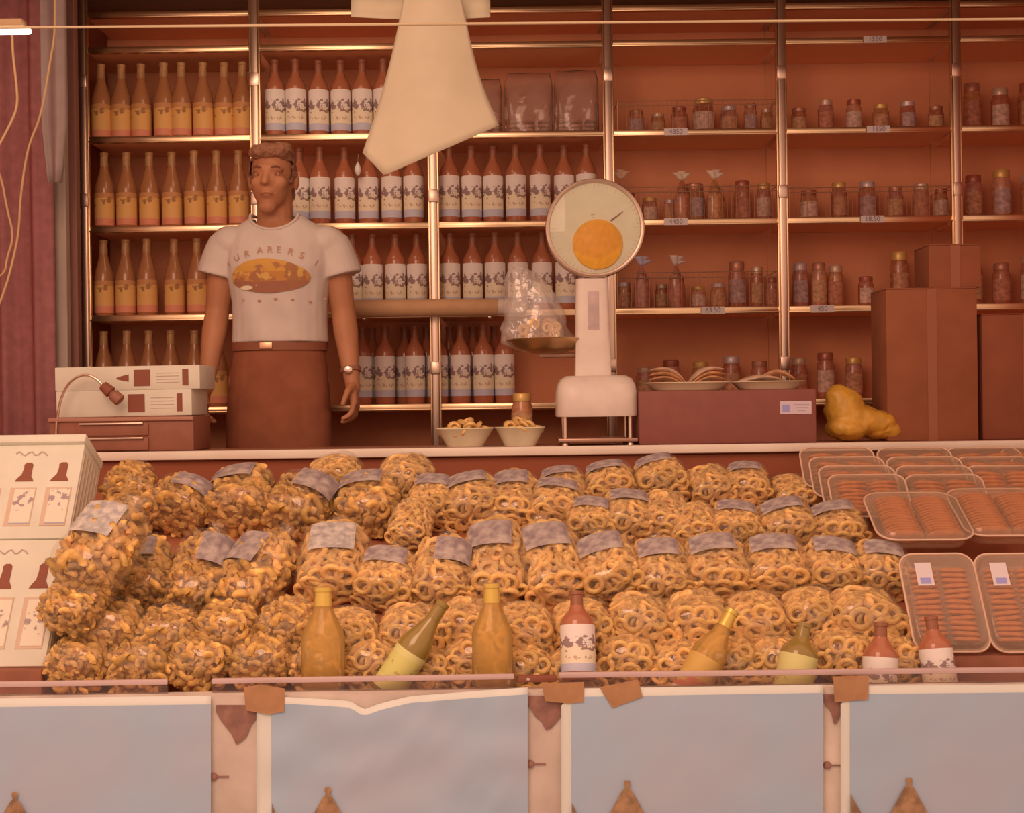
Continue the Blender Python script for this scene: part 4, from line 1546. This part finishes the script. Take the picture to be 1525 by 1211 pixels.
M_none = clear_mat('clear_label', (.95, .85, .7), .2, A(206, 140, 76), .2)
M_liqc = clear_mat('liqueur_clear', (.98, .90, .74), .42, A(214, 138, 64), .08, 1.4, gain=.8)
lying('pale amber liqueur bottle with orange cap, left at the glass', 481, 1026, 2.87, 6, 0, 'liq', 'amber', M_liqc, None, M_gold, (1.28, 1.05, .76))
lying('pale amber liqueur bottle with orange cap, centre at the glass', 734, 1024, 2.87, 6, 0, 'liq', 'amber', M_liqc, None, M_gold, (1.2, 1.05, .78))
lying('green bottle with yellow label, leaning right at the glass', 572, 1034, 2.868, 6, 34, 'green', 'amber', M_green, LBL_Y, M_green, (1.0, 1.0, .82))
lying('white-labelled bottle with sketch, leaning back at the glass', 862, 1014, 2.868, 16, 0, 'whitef', 'wine', M_wine, LBL_W, M_capsd, (1.0, 1.0, .66))
lying('amber bottle with red and yellow label, leaning right', 1018, 1046, 2.868, 14, 32, 'red', 'amber', M_liqc, LBL_R, M_gold, (1.05, 1.05, .8))
lying('olive bottle with broad yellow label, right of centre', 1176, 1052, 2.868, 12, 14, 'olive', 'wine', M_green, LBL_Y, M_green, (1.1, 1.1, .62))
lying('white-labelled bottle low behind the glass, before the trays', 1310, 1062, 2.868, 12, 5, 'whitef', 'wine', M_wine, LBL_W, M_capsd, (1.0, 1.0, .66))
lying('white-labelled bottle in front of the right biscuit tray', 1404, 1044, 2.868, 14, -3, 'whitef', 'wine', M_wine, LBL_W, M_capsd, (.95, .95, .62))

# ------------------------------------------------------------------ clear biscuit trays on the right
M_tray = clear_mat('clear_tray', (.98, .96, .94), .13, A(226, 156, 116), .1, 1.5, even=.05)
M_biscuit = mat('brown_biscuit', A(178, 92, 48), .6, var=.2, vscale=40, island=.25)
TM = {}


def rrect(w, d, r, n=6):
    pts = []
    for (cx, cy, a0) in ((w / 2 - r, d / 2 - r, 0), (-w / 2 + r, d / 2 - r, PI / 2), (-w / 2 + r, -d / 2 + r, PI), (w / 2 - r, -d / 2 + r, 1.5 * PI)):
        for k in range(n + 1):
            a = a0 + PI / 2 * k / n
            pts.append((cx + r * math.cos(a), cy + r * math.sin(a)))
    return pts


def tray_pack(label, w, d, h, M, group, fill='disc', sticker=False):
    key = (round(w, 3), round(d, 3), round(h, 3))
    if key not in TM:
        def rg(s, z):
            return [Vector((x * s, y * s, z)) for x, y in rrect(w, d, min(w, d) * .2)]
        base = MB().loft([rg(.86, 0), rg(.88, .003), rg(.95, h * .62), rg(1.0, h * .64), rg(1.0, h * .68), rg(.94, h * .67), rg(.85, .004)], True).mesh('base', True, 50)
        lid = MB().loft([rg(1.0, h * .68), rg(1.01, h * .72), rg(.96, h * .73), rg(.92, h * .96), rg(.88, h), rg(.87, h)], True).mesh('lid', True, 50)
        edge = MB()
        q = [Vector((x, y, h * .69)) for x, y in rrect(w * 1.005, d * 1.005, min(w, d) * .2)]
        edge.tube(q + [q[0]], .0028, 6)
        edge = edge.mesh('rim', True, 80)
        br = min(h * .45, .033)
        disc = MB().lathe([(0, 0), (br * .8, 0), (br, .003), (br, .008), (br * .8, .011), (0, .011)], 18, Matrix.Diagonal((w * .195 / br, 1, 1, 1))).mesh('biscuit')
        base.materials.append(M_tray); lid.materials.append(M_tray); edge.materials.append(mat('tray_rim', A(206, 140, 104), .3, spec=.5)); disc.materials.append(M_biscuit)
        TM[key] = (base, lid, edge, disc, br)
    base, lid, edge, disc, br = TM[key]
    t = thing('biscuit_tray', label, 'tray', (0, 0, 0), (0, 0, 0), group)
    t.matrix_world = M
    link('base', base, None, t)
    l = link('lid', lid, None, t)
    link('rim', edge, None, l)
    nx = 2
    ny = int(d * .76 / .0135)
    for a in range(nx):
        for b in range(ny):
            link('biscuit', disc, None, t, ((a - (nx - 1) / 2) * w * .41, -d * .38 + d * .76 * (b + .5) / ny, br + .006), (PI / 2 + .28, 0, random.uniform(-.1, .1)))
    if sticker:
        st_ = obj('sticker', MB().box((w * -.22, d * .26, h + .0008), (w * .22, d * .24, .0012)), mat('sticker_white', A(206, 156, 136), .5), t, smooth=False)
        obj('sticker_mark', MB().box((w * -.22, d * .19, h + .0018), (w * .14, d * .06, .0008)), mat('blue_ink'), st_, smooth=False)
    return t


def place(px, py, Y, tilt, yaw=0, roll=0):
    return Matrix.Translation(P(px, py, Y)) @ Matrix.Rotation(R(yaw), 4, 'Z') @ Matrix.Rotation(R(tilt), 4, 'X') @ Matrix.Rotation(R(roll), 4, 'Y')


GT = 'clear biscuit trays'
kY = lambda wpx, Y: wpx * Y / F
tray_pack('large front biscuit tray propped up, left of the pair', kY(112, 3.03), .25, .05, place(1400, 905, 3.06, 58), GT, sticker=True)
tray_pack('large front biscuit tray propped up at the frame edge', kY(112, 3.03), .25, .05, place(1512, 905, 3.06, 58), GT, sticker=True)
tray_pack('biscuit tray lying behind the left propped tray', kY(138, 3.3), .25, .052, place(1364, 786, 3.33, 24, -4), GT)
tray_pack('biscuit tray lying behind the right propped tray', kY(138, 3.3), .25, .052, place(1490, 780, 3.34, 24, -4), GT)
nm = {0: 'left', 1: 'middle', 2: 'right', 3: 'rightmost'}
for s_, (px, cnt) in enumerate([(1262, 4), (1374, 4), (1478, 3), (1560, 2)]):
    for q in range(cnt):
        x = px - 10 + 15 * q - (4 if s_ == 0 else 0)
        tray_pack(f'{ORD[cnt - 1 - q]} clear tray from the front in the {nm[s_]} back stack', kY(112, 3.6), .15, .034,
                  place(x, 704 + 14 * q, 3.72 - .055 * q, 46, -3), GT)

# ------------------------------------------------------------------ leaning wine cartons at the left front
A0, A1 = P(66, 992, 2.95), P(128, 660, 3.253)
A1.x = A0.x
upv = (A1 - A0)
Lc = upv.length
upv.normalize()
leanang = math.atan2(upv.z, upv.y)          # from horizontal
Mlean = Matrix.Rotation(leanang - PI / 2, 4, 'X')


def lean_carton(label, s0, s1, wid, nb, dep, top):
    org = A0 + upv * s0
    h = (s1 - s0) - .003
    t = thing('wine_carton', label, 'carton', org, Mlean.to_euler(), group='leaning wine cartons')
    obj('box', MB().box((-wid / 2, dep / 2, h / 2), (wid, dep, h), .003), M_card, t)
    pitch = .088
    for k in range(nb):
        cx = -.045 - pitch * k
        Mx = Matrix.Translation((cx, .0004, 0)) @ Matrix.Rotation(PI / 2, 4, 'X')
        poly = [(-.026, h * .60), (-.020, h * .635), (-.012, h * .67), (-.009, h * .74), (-.010, h * .78), (-.004, h * .80), (.008, h * .80), (.012, h * .78), (.012, h * .66), (.018, h * .62), (.020, h * .60)]
        obj('bottle_neck_print', MB().prism(poly, .0025, Mx), M_print, t, smooth=False)
        obj('label_window', MB().box((cx, -.0008, h * .33), (.064, .003, h * .40), .001), mat('window_tan', A(196, 138, 104), .6), t, smooth=False)
        lab = banded_mat('carton_label', [(0, A(206, 152, 116)), (.03, A(160, 132, 126)), (.042, A(214, 164, 128))], sketch=[(.075, .14, A(140, 96, 88), 55, .47)])
        obj('label_print', MB().box((cx + .005, -.0028, h * .33), (.050, .0012, h * .36)), lab, t, smooth=False)
    pts = [(-.17 + .008 * k, -.001, h * .90 + .006 * math.sin(k * 1.7)) for k in range(11)]
    obj('script_print', MB().tube(pts, .0018, 5), mat('grey_print'), t)
    if top:
        obj('lid_flap', MB().box((-wid / 2, dep / 2 - .006, h + .012), (wid + .008, dep + .014, .024), .005), M_card, t)
    rib = MB()
    for k in range(6):
        rib.box((.0006, .012 + k * dep * .16, h * .52), (.002, dep * .06, h * .8), .0006)
    obj('side_ribs', rib, mat('card_shade', A(190, 138, 104), .7), t, smooth=False)
    return t


lean_carton('lower leaning white wine carton behind the left guard glass', 0, Lc * .55, .33, 3, .10, False)
lean_carton('upper leaning white wine carton with two bottle windows, left', Lc * .55, Lc, .33, 3, .14, True)

# risers that carry the cartons and the propped trays
M_riser = mat('riser_wood', A(150, 78, 52), .8, var=.15, vscale=12)


def riser(label, xa, xb, ya, yb_, ztop, zbot):
    b0 = Vector(((xa + xb) / 2, (ya + yb_) / 2, zbot))
    q = MB().box((0, 0, (ztop - zbot) / 2), (xb - xa, yb_ - ya, ztop - zbot), .003)
    o = obj('display_riser', q, M_riser, None, b0)
    return tag(o, label, 'riser', 'display risers')


riser('low brown riser under the lower leaning wine carton', A0.x - .33, A0.x + .002, 2.925, 3.0, A0.z - .004, .895)
riser('low brown riser under the two propped biscuit trays', P(1346, 980, 3.0).x, P(1572, 980, 3.0).x, 2.965, 3.035, 1.006, .912)

# ------------------------------------------------------------------ the shopkeeper
YM = 4.36
kM = YM / F
px0 = 414
root = thing('person', 'man in a white printed T-shirt and dark trousers standing behind the counter', 'person', (P(px0, 605, YM).x, YM, .8))


def J(px, py, y=0.0):
    p = P(px, py, YM)
    return Vector((p.x - root.location.x, y, p.z - .8))


def ell(c, a, b, n=28, p=2.3):
    out = []
    for j in range(n):
        an = 2 * PI * j / n
        cx, sy = math.cos(an), math.sin(an)
        rr = (abs(cx) ** p + abs(sy) ** p) ** (-1 / p)
        out.append(Vector((c.x + a * rr * cx, c.y + b * rr * sy, c.z)))
    return out


skin = mat('skin', A(168, 92, 56), .5, spec=.35, var=.06, vscale=14)
body = MB()
hc = J(407, 266, -.015)
chin = J(404, 322, -.05)
# head
body.ball(hc + Vector((0, .018, .022)), (.074, .094, .090), 24, 16)
body.ball(hc + Vector((-.003, -.03, -.035)), (.060, .066, .078), 20, 14)
body.ball(Vector((chin.x, -.072, chin.z + .022)), (.032, .028, .024), 14, 10)
for sx in (-1, 1):
    body.ball(hc + Vector((sx * .036, -.060, -.028)), (.026, .026, .024), 12, 8)     # cheekbones
    body.ball(hc + Vector((sx * .076, .022, -.008)), (.012, .02, .033), 12, 8)         # ears
body.ball(hc + Vector((-.003, -.068, .018)), (.056, .026, .016), 14, 8)               # brow
body.cap(hc + Vector((-.004, -.082, .006)), .009, hc + Vector((-.006, -.108, -.030)), .0135)   # nose
for sx in (-1, 1):
    body.ball(hc + Vector((-.005 + sx * .011, -.096, -.034)), (.009, .011, .008), 10, 6)
body.ball(hc + Vector((-.005, -.086, -.062)), (.024, .014, .008), 12, 8)             # lips
body.ball(hc + Vector((-.005, -.083, -.072)), (.021, .014, .008), 12, 8)
# neck
body.cap(hc + Vector((0, .03, -.04)), .060, J(409, 352, .03), .066)
# torso
shl, shr = J(336, 362, .01), J(494, 362, .01)
body.loft([ell(J(414, 600, .02), .155, .105), ell(J(414, 550, .02), .160, .105), ell(J(416, 505, .01), .142, .095), ell(J(417, 450, .0), .148, .102), ell(J(416, 400, .0), .168, .110), ell(J(415, 365, .01), .170, .095), ell(J(413, 343, .02), .125, .075), ell(J(411, 330, .025), .07, .06)])
# arms: shoulder, elbow, wrist
armL = [shl, J(322, 462, .02), J(312, 566, -.035)]
armR = [shr, J(510, 462, .02), J(526, 566, -.035)]
for s_, arm in ((-1, armL), (1, armR)):
    body.ball(arm[0] + Vector((-s_ * .01, 0, .0)), (.062, .06, .06), 16, 10)
    body.cap(arm[0], .054, arm[0].lerp(arm[1], .45), .051)
    body.cap(arm[0].lerp(arm[1], .45), .051, arm[1], .041)
    body.cap(arm[1], .041, arm[1].lerp(arm[2], .3), .043)
    body.cap(arm[1].lerp(arm[2], .3), .043, arm[2], .027)
    # hand: palm, four fingers, thumb from the side of the palm
    w0 = arm[2]
    dn = (arm[2] - arm[1]).normalized()
    fw = Vector((0, -1, 0)) - dn * Vector((0, -1, 0)).dot(dn)
    fw.normalize()
    sd = dn.cross(fw)                # across the palm's thickness
    inn = Vector((-s_, 0, 0))
    body.cap(w0, .025, w0 + dn * .03, .026)
    for q in (-1, -.33, .33, 1):
        a = w0 + dn * .028 + fw * q * .014
        b = w0 + dn * .088 + fw * q * .030
        body.cap(a, .0165, b, .0135)
    lens = [.062, .074, .080, .070]
    for q in range(4):
        off = (-1 + q * .667)
        b = w0 + dn * .088 + fw * off * .032
        L1, L2, L3 = lens[q] * .46, lens[q] * .30, lens[q] * .24
        d1 = (dn * .93 + inn * .28 + fw * off * .10).normalized()
        d2 = (dn * .70 + inn * .70).normalized()
        d3 = (dn * .35 + inn * .92).normalized()
        p1 = b + d1 * L1
        p2 = p1 + d2 * L2
        p3 = p2 + d3 * L3
        body.cap(b, .0105, p1, .0098, 10)
        body.cap(p1, .0098, p2, .009, 10)
        body.cap(p2, .009, p3, .008, 10)
    b = w0 + dn * .030 + fw * .026
    p1 = b + (dn * .55 + fw * .75 + inn * .25).normalized() * .040
    p2 = p1 + (dn * .85 + fw * .35 + inn * .35).normalized() * .030
    p3 = p2 + (dn * .95 + fw * .1 + inn * .4).normalized() * .022
    body.cap(b, .015, p1, .012, 10)
    body.cap(p1, .012, p2, .0105, 10)
    body.cap(p2, .0105, p3, .009, 10)
# legs and feet (behind the counter)
for sx in (-1, 1):
    hip = Vector((sx * .085, .02, .90))
    knee = Vector((sx * .10, .0, .48))
    ank = Vector((sx * .105, .03, .09))
    body.cap(hip, .088, knee, .058)
    body.cap(knee, .056, knee.lerp(ank, .35), .054)
    body.cap(knee.lerp(ank, .35), .054, ank, .036)
    body.cap(ank + Vector((0, .02, -.05)), .038, ank + Vector((sx * .02, -.15, -.06)), .030)
bme = remeshed(body, .0055, 3, .5)
link('body', bme, skin, root)
btree = BVHTree.FromPolygons([v.co.copy() for v in bme.vertices], [tuple(p.vertices) for p in bme.polygons])

# face
eyew = mat('eye_white', A(172, 104, 72), .3)
dark = mat('eye_dark', A(122, 60, 38), .4)


def on_face(x, z, off):
    h = btree.ray_cast(Vector((x, -.5, z)), Vector((0, 1, 0)))
    return (h[0] if h[0] else Vector((x, -.09, z))) + Vector((0, -off, 0))


for sx in (-1, 1):
    p = on_face(hc.x - .004 + sx * .030, hc.z - .002, -.005)
    e = obj('eye', MB().ball((0, 0, 0), (.0125, .008, .0075), 14, 10), eyew, root, p)
    obj('iris', MB().ball((0, -.005, 0), (.0058, .0045, .0058), 12, 8), dark, e)
    pts = [on_face(hc.x - .004 + sx * (.016 + .030 * q / 5), hc.z + .016 + .006 * math.sin(PI * (q + 1) / 7), .001) for q in range(6)]
    obj('eyebrow', MB().tube(pts, [.003, .0045, .005, .0045, .0035, .002], 6), dark, root)
pts = [on_face(hc.x - .005 + .021 * (q / 4 - 1), hc.z - .067 - .001 * abs(q - 4), .0004) for q in range(9)]
obj('mouth', MB().tube(pts, .0024, 6), mat('lip', A(150, 74, 50), .5), root)

# hair
hair = MB()
hair.ball(hc + Vector((0, .028, .030)), (.079, .094, .092), 24, 16)
hair.ball(hc + Vector((-.01, -.038, .078)), (.064, .05, .032), 18, 10)
hair.ball(hc + Vector((0.03, -.02, .082)), (.05, .06, .034), 18, 10)
for sx in (-1, 1):
    hair.ball(hc + Vector((sx * .064, .0, .022)), (.016, .036, .05), 12, 10)
hair.ball(hc + Vector((0, .07, -.04)), (.066, .05, .06), 16, 10)
hm = remeshed(hair, .006, 3)
for v in hm.vertices:
    v.co += v.normal * (mnoise.noise(v.co * 45) * .007 + mnoise.noise(v.co * 110) * .003)
# clear the face opening
bmh = bmesh.new()
bmh.from_mesh(hm)
kill = [v for v in bmh.verts if v.co.y < hc.y - .030 and v.co.z < hc.z + .050 and abs(v.co.x - hc.x) < .075]
bmesh.ops.delete(bmh, geom=kill, context='VERTS')
bmh.to_mesh(hm)
bmh.free()
hm.polygons.foreach_set('use_smooth', [True] * len(hm.polygons))
link('hair', hm, mat('hair_brown', A(138, 76, 48), .7, var=.2, vscale=60, bump=.5, bscale=120), root)

# T-shirt
sh = MB()
zhem = J(418, 511).z
sh.loft([ell(Vector((J(418, 511).x, .005, zhem)), .163, .118), ell(J(417, 480, .004), .160, .116), ell(J(417, 450, .0), .162, .116), ell(J(416, 400, .0), .180, .124), ell(J(415, 368, .01), .184, .110), ell(J(414, 346, .02), .172, .092), ell(J(413, 335, .025), .140, .084), ell(J(412, 326, .028), .104, .078), ell(J(411, 316, .03), .090, .074)])
for s_, arm, hem in ((-1, armL, J(324, 411, .012)), (1, armR, J(507, 411, .012))):
    sh.ball(arm[0] + Vector((-s_ * .016, 0, -.004)), (.070, .070, .064), 18, 12)
    d = (hem - arm[0])
    tpts = [arm[0] - d * .1, arm[0] + d * .25, arm[0] + d * .65, hem - d * .02, hem]
    sh.tube(tpts, [.058, .066, .072, .076, .076], 20)
sme = remeshed(sh, .0055, 5, .5)
nck = J(410, 321)
nz_, nr, nh = nck.z, .078, .052
bms = bmesh.new()
bms.from_mesh(sme)
full = BVHTree.FromBMesh(bms)
# folds
for v in bms.verts:
    zrel = (v.co.z - zhem)
    w = max(0, 1 - zrel / .22)
    v.co.y += .006 * w * math.sin(v.co.x * 48 + 14 * zrel) + .003 * mnoise.noise(v.co * 18)
kill = [v for v in bms.verts if ((v.co.x - nck.x) / nr) ** 2 + ((v.co.z - nz_) / nh) ** 2 < 1 and v.co.y < .09 and v.co.z > nz_ - nh] + [v for v in bms.verts if v.co.z > nz_ + .0]
bmesh.ops.delete(bms, geom=list(set(kill)), context='VERTS')
bms.to_mesh(sme)
stree = BVHTree.FromBMesh(bms)
bms.free()
sme.polygons.foreach_set('use_smooth', [True] * len(sme.polygons))
cloth = mat('tshirt_cotton', A(192, 144, 118), .85, spec=.1, var=.03, vscale=12)
shirt = link('t_shirt', sme, cloth, root)
shirt['label'] = 'white T-shirt with arched lettering and an oval picture'
# collar band along the neckline
cp = []
for q in range(25):
    an = PI + PI * q / 24
    x, z = nck.x + (nr + .004) * math.cos(an), nz_ + (nh + .004) * math.sin(an)
    h = full.ray_cast(Vector((x, -.6, z)), Vector((0, 1, 0)))
    y = h[0].y if h[0] else .03
    cp.append(Vector((x, y - .001, z)))
for q in range(1, 12):
    an = PI * q / 12
    cp.append(Vector((nck.x + (nr + .002) * math.cos(an), .03 + .075 * math.sin(an), nz_ + .004)))
obj('collar', MB().tube(cp + [cp[0]], .0055, 8), cloth, shirt, flat_angle=80)


def on_shirt(p, off=.0018):
    h = full.ray_cast(Vector((p.x, -.6, p.z)), Vector((0, 1, 0)))
    return Vector((p.x, (h[0].y if h[0] else -.12) - off - .002, p.z))


# oval picture
oval = banded_mat('oval_picture', [(-9, A(150, 82, 52)), (0, A(190, 112, 48))], axis='X', sketch=None)
OV = MB()
cen = J(411, 418)
nr_, ns_ = 10, 40
for i in range(nr_ + 1):
    for j in range(ns_):
        an = 2 * PI * j / ns_
        rr = max(.001, i / nr_)
        q = Vector((cen.x + .134 * rr * math.cos(an), 0, cen.z + (.057 if math.sin(an) > 0 else .052) * rr * math.sin(an) * (1 if math.sin(an) < 0 else (1 - .18 * math.cos(an + .4)))))
        OV.v.append(on_shirt(q, .003))
for i in range(nr_):
    for j in range(ns_):
        a, b = i * ns_ + j, i * ns_ + (j + 1) % ns_
        OV.f.append((a, b, b + ns_, a + ns_))
mo = banded_mat('oval_print', [(0, A(146, 78, 52)), (cen.z - .012, A(178, 100, 46)), (cen.z + .02, A(192, 116, 48))], rough=.85,
                sketch=[(cen.z - .05, cen.z + .05, A(150, 82, 50), 22, .42), (cen.z - .03, cen.z + .05, A(196, 128, 60), 34, .5)])
obj('oval_print', OV, mo, shirt, flat_angle=180)
OV2 = MB()
for i in range(5):
    for j in range(24):
        an = 2 * PI * j / 24
        rr = max(.01, i / 4)
        q = Vector((cen.x - .078 + .022 * rr * math.cos(an), 0, cen.z - .034 + .0075 * rr * math.sin(an)))
        OV2.v.append(on_shirt(q, .0042))
for i in range(4):
    for j in range(24):
        a, b = i * 24 + j, i * 24 + (j + 1) % 24
        OV2.f.append((a, b, b + 24, a + 24))
obj('highlight_print', OV2, mat('print_cream', A(208, 160, 116), .8, spec=.1), shirt, flat_angle=180)
# arched lettering (too blurred to read: the nearest shapes)
inkt = mat('shirt_ink', A(172, 104, 76), .8, spec=.1)
for (px, py, ch, rot) in [(348, 398, 'I', 30), (361, 389, 'U', 24), (377, 384, 'R', 14), (396, 379, 'A', 6), (411, 378, 'R', 0), (424, 378, 'E', -4), (441, 381, 'R', -12), (457, 386, 'S', -20), (477, 396, 'I', -28)]:
    v_, f_ = text_shape(ch, .032)
    c = J(px, py)
    Mt = Matrix.Translation((c.x, 0, c.z)) @ Matrix.Rotation(-R(rot), 4, 'Y') @ Matrix.Rotation(PI / 2, 4, 'X')
    q = MB().add(v_, f_, Mt)
    q.v = [on_shirt(p, .003) for p in q.v]
    obj('letter', q, inkt, shirt, smooth=False)
for k in range(5):
    c0_ = J(372 + 3 * k, 452 + 8 * k)
    q = MB()
    pts = [on_shirt(J(372 + 24 * m + 2 * k, 451 + 0 * m + 1.5 * math.sin(m * 2 + k)) if k == 0 else J(380 + 14 * m, 448 - 4 * abs(m - 3) * 0.6), .002) for m in range(6)]
    if k == 0:
        for m, p in enumerate(pts):
            q.ball(p, (.006, .0015, .004), 8, 6)
        obj('small_print', q, inkt, shirt)

# trousers and belt
tr = MB()
tr.loft([ell(J(414, 690, .02), .178, .120), ell(J(414, 600, .02), .176, .122), ell(J(415, 555, .015), .166, .116), ell(J(416, 505, .008), .150, .106)])
for sx in (-1, 1):
    tr.tube([Vector((sx * .085, .02, .78)), Vector((sx * .09, .015, .60)), Vector((sx * .10, .0, .46)), Vector((sx * .105, .025, .09))], [.098, .092, .080, .085], 20)
tme = remeshed(tr, .008, 4)
link('trousers', tme, mat('trouser_cloth', A(136, 66, 40), .85, spec=.1, var=.08, vscale=18), root)
bl_ = MB()
bz = J(416, 517).z
rg = []
for dz, e_ in ((-.016, 0), (-.014, .004), (.014, .004), (.016, 0)):
    rg.append(ell(Vector((J(416, 517).x, .010, bz + dz)), .158 + e_, .112 + e_, 40))
belt = obj('belt', bl_.loft(rg), mat('belt_leather', A(128, 62, 38), .5), root, flat_angle=50)
bp = J(405, 517)
obj('buckle', MB().box((bp.x, -.108, bp.z), (.042, .006, .022), .002), mat('buckle_metal', (.8, .5, .32), .35, .8), belt)
# wrist watch on the right of the picture
wd = (armR[2] - armR[1]).normalized()
wc = armR[2] - wd * .035
Mw = Matrix.Translation(wc) @ wd.to_track_quat('Z', 'Y').to_matrix().to_4x4()
wt = obj('watch_strap', MB().lathe([(.030, -.009), (.0345, -.008), (.0345, .008), (.030, .009)], 24, Mw), mat('strap_dark', A(140, 76, 52), .5), root)
obj('watch_face', MB().lathe([(0, 0), (.014, 0), (.014, .006), (.011, .008), (0, .008)], 20, Matrix.Translation(wc + Vector((-.004, -.035, 0))) @ Matrix.Rotation(PI / 2, 4, 'X')), mat('watch_metal', (.85, .75, .65), .2, 1), wt)
